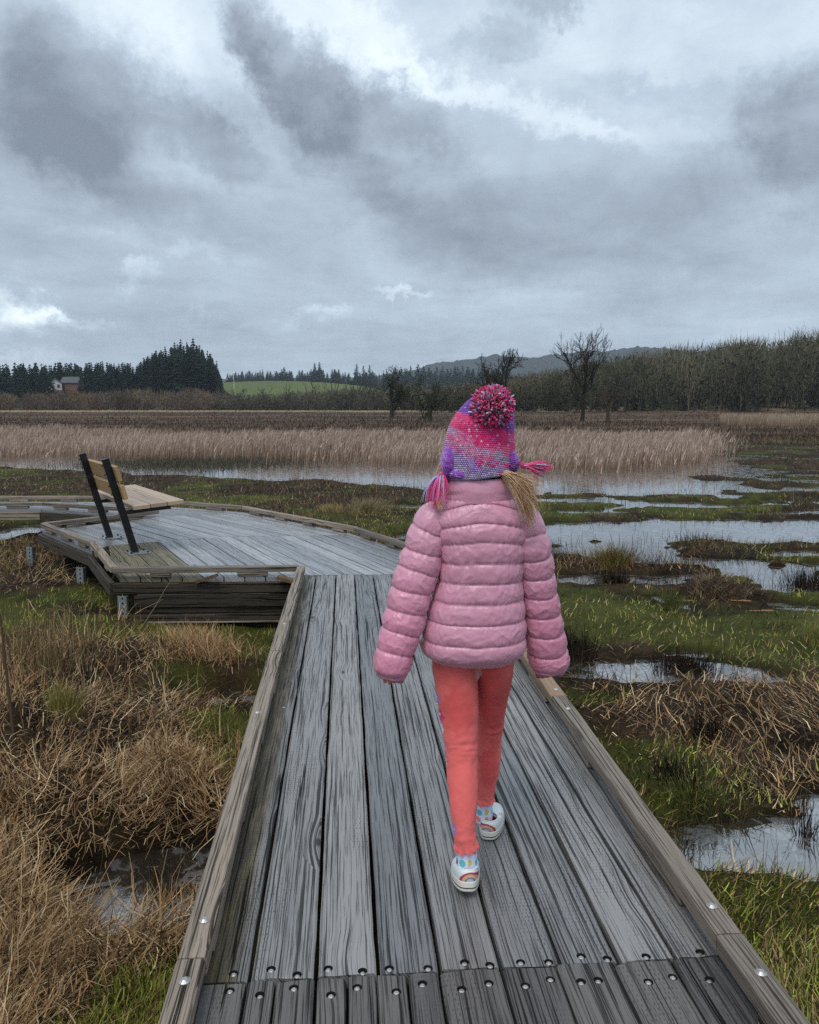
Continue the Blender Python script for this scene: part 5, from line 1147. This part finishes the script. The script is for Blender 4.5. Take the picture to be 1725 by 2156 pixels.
def shoe(loc, yaw, pitch, mirror, label=None):
    e = empty('sneaker', tuple(np.array(loc)-PO), 0, person); e.rotation_euler = (pitch, 0, yaw)
    n = 128; th = np.linspace(0, 2*np.pi, n, endpoint=False); L = .195
    yy = L/2 - L/2*np.sign(np.cos(th))*np.abs(np.cos(th))**.80; s_ = np.sin(th)      # th=0 heel, pi toe
    hwid = .0345 + .0075*sst(.0, .62, yy/L) ; xx = np.sign(s_)*np.abs(s_)**.62*hwid + mirror*.004*np.sin(yy/L*np.pi)*-1
    lev = [(-.0, .90), (.0, .985), (.003, 1.0), (.0085, 1.0), (.0088, 1.012), (.0118, 1.012), (.012, 1.0), (.024, .995), (.0262, .97), (.0262, .90)]
    cx, cy = 0., L/2; P_ = np.stack([np.stack([cx+(xx-cx)*k, cy+(yy-cy)*k, np.full(n, z)+.006*sst(.75, 1, yy/L)], -1) for z, k in lev])
    Cc = np.zeros(P_.shape)+np.array([.62, .60, .54]); Cc[4:6] = (.07, .045, .045); V = P_.reshape(-1, 3); F = [tuple(f) for f in grid_faces(len(lev), n).tolist()] + [tuple(range(n-1, -1, -1))]
    mesh('sole', V, F, M['sole'], False, Cc.reshape(-1, 3), e)
    k = 34; tt = np.linspace(0, 1, k)[:, None]; ox_ = .0275*np.sin(th)[None]; oy_ = .050 - .040*np.cos(th)[None]; oz_ = .052 + .004*np.cos(th)[None]
    hs_ = 1-np.cos(tt*np.pi/2); X = lerp(xx[None]*.965, ox_, hs_); Y = lerp(cy+(yy[None]-cy)*.972, oy_, hs_*lerp(1., 1, tt)); Zq = .026 + (oz_-.026)*np.sin(tt*np.pi/2)**lerp(1., 1.15, sst(.3, 1, yy[None]/L))
    heel = np.exp(-(th_w(th)/1.1)**2)[None]; Y = Y - heel*.004*np.sin(tt*np.pi)
    P2 = np.stack([X, Y, Zq + .004*sst(.9, 1, tt)*np.sin(th*3)[None]*0], -1)
    P3 = P2[-1:].copy(); P3[:, :, 2] -= .012; P3[:, :, 0] *= .9; P2 = np.concatenate([P2, P3])
    Cc = np.zeros(P2.shape)+np.array([.66, .70, .70])*(1-.35*np.exp(-(P2[:, :, 2:3]-.026)/.006)*(fbm(P2[:, :, 0]*90, P2[:, :, 1]*90, 6, 3)[:, :, None])); sgn = np.where(th < np.pi, th, th-2*np.pi)[None]
    sx_ = P2[:, :, 0]; h_ = P2[:, :, 2]-.026; back = (P2[:, :, 1] < .06)
    rr = np.hypot((sx_-mirror*.006)/.030, h_/.026)
    for a, b, cc3 in ((.80, .98, (.36, .035, .055)), (.66, .80, (.66, .27, .30)), (.52, .66, (.72, .48, .13)), (.34, .52, (.18, .21, .34)), (.0, .34, (.52, .57, .62))):
        m_ = back & (rr >= a) & (rr < b); Cc[m_] = cc3
    mesh('upper', P2.reshape(-1, 3), grid_faces(len(P2), n), M['shoe'], True, Cc.reshape(-1, 3), e)
    v, f = tubes([(*P2[-2, i], *P2[-2, (i+2) % n], .0028, .0028) for i in range(0, n, 2)], 6); mesh('collar_trim', v, f, M['sole'], True, np.tile((.72, .74, .74), (len(v), 1)), e)
    # elastic lace bow peeking out beside the ankle
    v, f = tubes([(-mirror*.030, .07+.004*i, .046+.008*math.sin(i), -mirror*.038, .075+.004*i, .052+.006*math.cos(i), .002, .002) for i in range(4)], 5); mesh('lace', v, f, M['sole'], True, np.tile((.7, .7, .74), (len(v), 1)), e)
def th_w(th): return np.where(th < np.pi, th, th-2*np.pi)
shoe((.161, 2.122, .027), R(-2), R(-10), 1); shoe((.247, 2.440, .003), R(-9), R(0), -1)

# ---- knitted hat
YARN = dict(pur=(.36, .10, .62), vio=(.19, .07, .42), pink=(.88, .04, .23), sal=(.80, .13, .30), grey=(.48, .38, .56), teal=(.34, .28, .46), lil=(.42, .27, .62), pale=(.60, .52, .66))
m, t = new_mat('chunky_yarn'); a = t.node('ShaderNodeVertexColor', layer_name='Col').outputs[0]; ob = t.node('ShaderNodeTexCoord').outputs['Object']
n1 = t.noise(ob, 420., 3, .7); t.put(t.bsdf.inputs['Base Color'], t.mix(1., a, t.mix(n1, (.35, .35, .35), (1.75, 1.75, 1.75)), 'MULTIPLY')); t.put(t.bsdf.inputs['Roughness'], .95); t.put(t.bsdf.inputs['Specular IOR Level'], .15); t.put(t.bsdf.inputs['Sheen Weight'], .5)
t.put(t.bsdf.inputs['Normal'], t.node('ShaderNodeBump', {'Height': n1, 'Strength': 1., 'Distance': .0012}).outputs[0]); M['yarn'] = m
HR = [(1.388, .222, 2.300, .012, .012), (1.382, .221, 2.302, .034, .036), (1.366, .217, 2.308, .055, .060), (1.340, .210, 2.315, .073, .080), (1.306, .203, 2.320, .0855, .093), (1.270, .199, 2.325, .0925, .100), (1.235, .196, 2.325, .0965, .104), (1.205, .194, 2.325, .0970, .104), (1.178, .193, 2.325, .0955, .102), (1.162, .192, 2.325, .0945, .101), (1.158, .192, 2.325, .088, .095), (1.170, .192, 2.325, .084, .090)]
HR = np.array(HR); nr, nc = 300, 380; q = smooth_interp(np.linspace(0, len(HR)-1, nr), np.arange(len(HR)), HR); th = np.linspace(0, 2*np.pi, nc, endpoint=False)
Z = q[:, 0:1]+0*th[None]; tilt = .010*np.cos(th)[None]*sst(1.30, 1.17, Z) 
rowid = (Z*0 + np.cumsum(np.r_[0, np.hypot(np.diff(q[:, 0]), np.diff(q[:, 3]))])[:, None])/.0052; colid = th[None]*q[:, 3:4]/.0056
colid = th[None]*16.5 + 0*Z
ri = np.floor(rowid + .25*np.sin(colid*2)); ci = np.floor(colid + .5*(ri % 2))
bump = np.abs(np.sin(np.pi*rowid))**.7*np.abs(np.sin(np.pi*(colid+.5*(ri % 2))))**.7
D = bump*.0045 + (fbm(th[None]*3, Z*40, 3, 3)-.5)*.006
XX = q[:, 1:2]+(q[:, 3:4]+D)*np.cos(th)[None]; YY = q[:, 2:3]+(q[:, 4:5]+D)*np.sin(th)[None]
def yarn_col(zb, ri, ci, seed, xb):
    """self-striping yarn: bands down the hat, each stitch its own shade"""
    r1 = hsh(ri.astype(np.int64), ci.astype(np.int64), seed); r2 = hsh(ri.astype(np.int64), ci.astype(np.int64), seed+5); nz = fbm(xb*16, zb*50, seed, 3)
    Y = (1.385-zb)/.215 + (nz-.5)*.26 + (r2-.5)*.06
    bands = [(-.5, 'vio', 'lil'), (.08, 'pur', 'lil'), (.20, 'vio', 'pur'), (.32, 'pink', 'sal'), (.50, 'pink', 'lil'), (.62, 'sal', 'grey'), (.70, 'grey', 'sal'), (.79, 'pink', 'lil'), (.88, 'grey', 'lil'), (.97, 'teal', 'grey')]
    out = np.zeros(zb.shape+(3,))
    for k, (a, A_, B_) in enumerate(bands):
        m_ = Y >= a; out[m_] = lerp(np.array(YARN[A_]), np.array(YARN[B_]), np.clip((fbm(xb*20, zb*55, seed+2, 2)[m_]-.38)*3 + (r1[m_]-.5)*.9, 0, 1)[:, None])
    fl = r2 > .97; out[fl] = YARN['pale']
    return out*(.85+.45*hsh(ri.astype(np.int64), ci.astype(np.int64), seed+9)[..., None])
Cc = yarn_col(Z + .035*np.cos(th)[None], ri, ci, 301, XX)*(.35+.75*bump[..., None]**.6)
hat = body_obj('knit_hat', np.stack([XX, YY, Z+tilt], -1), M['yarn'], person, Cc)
def flap(c, r, seed, tilt_):
    k = 70; v_ = np.linspace(0, np.pi, k)[:, None]; th = np.linspace(0, 2*np.pi, 90, endpoint=False)[None]
    ri = np.floor(v_*r[2]/.0052); ci = np.floor(th*5 + .5*(ri % 2)); b_ = np.abs(np.sin(np.pi*v_*r[2]/.0052))**.6*np.abs(np.sin(np.pi*(th*5+.5*(ri % 2))))**.6; D = 1+b_*.12
    X = r[0]*np.sin(v_)*np.cos(th)*D; Y = r[1]*np.sin(v_)*np.sin(th)*D; Zf = r[2]*np.cos(v_)*D
    r1 = hsh((ri+0*th).astype(np.int64), (ci+0*v_).astype(np.int64), seed)[..., None]
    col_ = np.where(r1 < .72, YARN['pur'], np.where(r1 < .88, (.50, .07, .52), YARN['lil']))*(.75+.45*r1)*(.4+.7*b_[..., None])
    P_ = np.stack([X, Y, Zf+0*th], -1); ct, st = math.cos(tilt_), math.sin(tilt_); P_ = np.stack([P_[..., 0]*ct+P_[..., 2]*st, P_[..., 1], -P_[..., 0]*st+P_[..., 2]*ct], -1) + np.array(c)
    return body_obj('ear_flap', P_, M['yarn'], hat, col_)
flap((.106, 2.300, 1.194), (.021, .056, .050), 71, .12); flap((.284, 2.300, 1.203), (.019, .045, .031), 77, -.2); flap((.140, 2.262, 1.168), (.034, .030, .015), 79, .12)
# pompom: a ball of cut yarn ends
rnd.seed(12); pc = np.array([.2235, 2.238, 1.352]); segs_ = []; cols_ = []; npm = 1500
for i in range(npm):
    zc_ = 1-2*(i+.5)/npm; a = i*2.399963; rr = math.sqrt(1-zc_*zc_); d = np.array([rr*math.cos(a), rr*math.sin(a), zc_]) + rng.normal(0, .10, 3); d /= np.linalg.norm(d)
    Lr = .056*rnd.uniform(.90, 1.10); s0 = pc + d*.030; s1 = pc + d*(Lr-.008); s2 = pc + (d+rng.normal(0, .05, 3))*Lr
    segs_ += [(*s0, *s1, .0016, .0033), (*s1, *s2, .0033, .0024)]; k = rnd.choices(['pink', 'sal', 'pale', 'grey', 'lil', 'teal', 'dk'], [46, 18, 7, 5, 7, 3, 14])[0]
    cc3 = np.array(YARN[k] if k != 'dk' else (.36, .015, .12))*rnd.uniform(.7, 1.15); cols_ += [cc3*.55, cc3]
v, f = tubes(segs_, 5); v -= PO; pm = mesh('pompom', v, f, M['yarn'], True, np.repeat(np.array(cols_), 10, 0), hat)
core = MB(); core.cyl((pc-PO)+np.array([0, 0, -.03]), (pc-PO)+np.array([0, 0, .03]), .03, .03, 16); core.build('pompom_core', plain('deep_pink_core', (.12, .01, .05), .9), pm)
def strands(name, starts, pathf, n, r, cols, mat, parent, seg=7, sides=4, col_wts=None, rt=.35):
    S_ = []; K2_ = []
    for i in range(n):
        pts = pathf(i); c = np.array(cols[rng.choice(len(cols), p=col_wts)])*rng.uniform(.7, 1.25)
        for k in range(len(pts)-1):
            f0, f1 = k/(len(pts)-1), (k+1)/(len(pts)-1); S_.append((*pts[k], *pts[k+1], r*(1-(1-rt)*f0), r*(1-(1-rt)*f1))); K2_.append(c)
    v, f = tubes(S_, sides); return mesh(name, v-PO, f, mat, True, np.repeat(np.array(K2_), sides*2, 0), parent)
def bez(p0, p1, p2, p3, n=8):
    t_ = np.linspace(0, 1, n)[:, None]; return (1-t_)**3*p0+3*(1-t_)**2*t_*p1+3*(1-t_)*t_*t_*p2+t_**3*p3
TC = [YARN['pink'], (.82, .10, .34), YARN['lil'], (.42, .48, .60), YARN['sal'], (.40, .07, .45)]; TW = [.30, .25, .13, .17, .10, .05]
def tl(i):
    j = rng.normal(0, 1, 6); k = np.array([.091, 2.262, 1.166]); e_ = np.array([.072+.017*j[0], 2.240+.012*j[1], 1.092+.008*j[2]]); return bez(k+j[3:6]*.003, k+np.array([-.012+.008*j[0], -.02, .004]), e_+np.array([.004*j[4], 0, .035]), e_)
strands('tassel', None, tl, 70, .0021, TC, M['yarn'], hat, 7, 5, TW)
v, f = tubes([(.104, 2.270, 1.172, .092, 2.262, 1.170, .007, .009), (.092, 2.262, 1.170, .083, 2.252, 1.160, .0095, .007)], 8); mesh('tassel_knot', v-PO, f, M['yarn'], True, np.tile((.55, .04, .16), (len(v), 1)), hat)
def tr_(i):
    j = rng.normal(0, 1, 6); k = np.array([.318, 2.262, 1.190]); e_ = np.array([.370+.007*j[0], 2.235+.014*j[1], 1.186+.0125*j[2]]); return bez(k+j[3:6]*.0025, k+np.array([.016, -.006, .004+.004*j[2]]), e_+np.array([-.022, 0, .004*j[4]]), e_)
strands('tassel', None, tr_, 70, .0022, TC, M['yarn'], hat, 7, 5, TW)
v, f = tubes([(.292, 2.280, 1.200, .305, 2.270, 1.198, .0065, .0055), (.305, 2.270, 1.198, .312, 2.265, 1.192, .0060, .0080), (.312, 2.265, 1.192, .322, 2.260, 1.188, .0085, .0060)], 8); mesh('tassel_knot', v-PO, f, M['yarn'], True, np.tile((.50, .04, .18), (len(v), 1)), hat)

# ---- hair
M['hair'] = attr_mat('fair_hair', .42, .35)
HC = [(.68, .41, .21), (.50, .27, .13), (.86, .58, .34), (.28, .14, .07), (.95, .72, .48)]
def hr(i):
    j = rng.normal(0, 1, 8); u_ = rng.random(); k = np.array([.236+.036*u_, 2.262-.014*u_+.004*j[0], 1.176+.002*j[1]])
    ln_ = rng.uniform(.45, 1.10)
    e_ = np.array([.314+.020*u_+.009*j[2], 2.203+.006*j[3], 1.182-.135*ln_+.012*j[4]])
    sw = math.sin(i*.7)*.006; c1 = k+np.array([.020+sw, -.030, -.010]); c2 = e_+np.array([-.010+.007*j[5]-sw, -.008, .050])
    return bez(k, c1, c2, e_, 9)
strands('hair', None, hr, 620, .00062, HC, M['hair'], person, 8, 3)
def hw(i):
    j = rng.normal(0, 1, 8); k = np.array([.272+.01*j[0], 2.255, 1.172]); e_ = np.array([.350+.012*j[1], 2.20+.01*j[2], 1.115+.026*j[3]]); return bez(k, k+np.array([.02, -.02, -.012]), e_+np.array([-.03, -.01, .022+.006*j[4]]), e_, 9)
strands('hair', None, hw, 130, .00045, HC, M['hair'], person, 8, 3)
def hl(i):
    j = rng.normal(0, 1, 8); k = np.array([.108+.004*j[0], 2.30+.01*j[1], 1.232+.008*j[2]]); e_ = np.array([.076+.007*j[3], 2.275+.01*j[4], 1.150+.010*j[5]]); return bez(k, k+np.array([-.010, 0, -.02]), e_+np.array([.004, 0, .03]), e_, 8)
strands('hair', None, hl, 90, .0007, HC, M['hair'], person, 8, 3)
def hb(i):
    j = rng.normal(0, 1, 8); k = np.array([.082+.010*j[0], 2.25, 1.13]); e_ = np.array([.082+.006*j[3], 2.232+.004*j[4], 1.082+.007*j[5]]); return bez(k, k+np.array([-.006, -.006, -.015]), e_+np.array([-.006, 0, .012]), e_, 7)
strands('hair', None, hb, 110, .0008, HC, M['hair'], person, 8, 3)
def hn(i):
    j = rng.normal(0, 1, 8); a = rng.uniform(-2.6, -.4); k = np.array([.193+.078*math.cos(a), 2.32+.085*math.sin(a), 1.20]); e_ = np.array([.193+.070*math.cos(a), 2.32+.066*math.sin(a), 1.125]); return bez(k, k+np.array([0, 0, -.02]), e_+np.array([0, 0, .02])+j[:3]*.003, e_, 5)
strands('hair', None, hn, 420, .0016, [(.10, .055, .03), (.06, .035, .02)], M['hair'], person, 5, 3)

# ---- the body inside the clothes: one skinned surface
bv = [(.19, 2.328, .67, .075), (.195, 2.325, .80, .072), (.20, 2.322, .93, .080), (.20, 2.322, 1.04, .055), (.197, 2.322, 1.10, .036), (.196, 2.326, 1.16, .042), (.197, 2.332, 1.215, .072), (.198, 2.332, 1.265, .070), (.199, 2.328, 1.305, .045), (.197, 2.412, 1.21, .010),
      (.120, 2.315, 1.035, .036), (.040, 2.292, .87, .030), (-.035, 2.252, .685, .020), (-.050, 2.240, .632, .018),
      (.280, 2.315, 1.035, .036), (.358, 2.312, .87, .030), (.395, 2.345, .685, .020), (.412, 2.358, .632, .018),
      (.140, 2.322, .60, .050), (.149, 2.262, .36, .034), (.160, 2.188, .13, .016), (.162, 2.188, .075, .015), (.160, 2.235, .050, .014), (.160, 2.27, .045, .010),
      (.245, 2.34, .60, .048), (.246, 2.44, .36, .034), (.237, 2.485, .12, .016), (.240, 2.497, .055, .015), (.252, 2.55, .036, .014), (.258, 2.58, .032, .010)]
be_ = [(0, 1), (1, 2), (2, 3), (3, 4), (4, 5), (5, 6), (6, 7), (7, 8), (6, 9), (3, 10), (10, 11), (11, 12), (12, 13), (3, 14), (14, 15), (15, 16), (16, 17), (0, 18), (18, 19), (19, 20), (20, 21), (21, 22), (22, 23), (0, 24), (24, 25), (25, 26), (26, 27), (27, 28), (28, 29)]
for wi, sg in ((13, 1), (17, -1)):          # five unequal fingers, lightly curled, rooted in the palm
    wx, wy, wz, _ = bv[wi]
    for k, (dx, ln_) in enumerate(((-.018, .030), (-.006, .036), (.006, .034), (.017, .027))):
        b = len(bv); yk = .004*k
        bv.append((wx+dx, wy-.004+yk, wz-.022, .0075)); bv.append((wx+dx*1.1, wy-.004+yk, wz-.022-ln_*.5, .0068)); bv.append((wx+dx*1.0, wy+.006+yk, wz-.022-ln_*.95, .0055)); be_ += [(wi, b), (b, b+1), (b+1, b+2)]
    b = len(bv); bv.append((wx+sg*.026, wy+.012, wz-.010, .008)); bv.append((wx+sg*.030, wy+.018, wz-.028, .0065)); be_ += [(wi, b), (b, b+1)]
me = bpy.data.meshes.new('body'); me.from_pydata([tuple(np.array(v[:3])-PO) for v in bv], be_, []); bo = link('body', me, person)
md = bo.modifiers.new('skin', 'SKIN'); md.use_smooth_shade = True
for i, v in enumerate(bv): me.skin_vertices[0].data[i].radius = (v[3], v[3]); me.skin_vertices[0].data[i].use_root = (i == 0)
sb = bo.modifiers.new('sub', 'SUBSURF'); sb.levels = 1; sb.render_levels = 1
bpy.context.view_layer.update()
me2 = bpy.data.meshes.new_from_object(bo.evaluated_get(bpy.context.evaluated_depsgraph_get())); bo.modifiers.clear(); bo.data = me2; me2.materials.clear(); me2.materials.append(M['skin'])
bpy.context.view_layer.update()

# ------------------------------------------------------------------ air
mb = MB(); mb.box((0, 1650, 119), (3300, 1900, 122)); m_air = bpy.data.materials.new('damp_air'); m_air.use_nodes = True; ta = NT(m_air.node_tree); ta.n.clear()
pv = ta.node('ShaderNodeVolumePrincipled', {'Color': (.72, .82, .95, 1), 'Density': .00015, 'Anisotropy': 0.}); ao = ta.node('ShaderNodeOutputMaterial', {'Volume': pv.outputs[0]})
hz_o = mb.build('haze', m_air); tag(hz_o, kind='stuff')
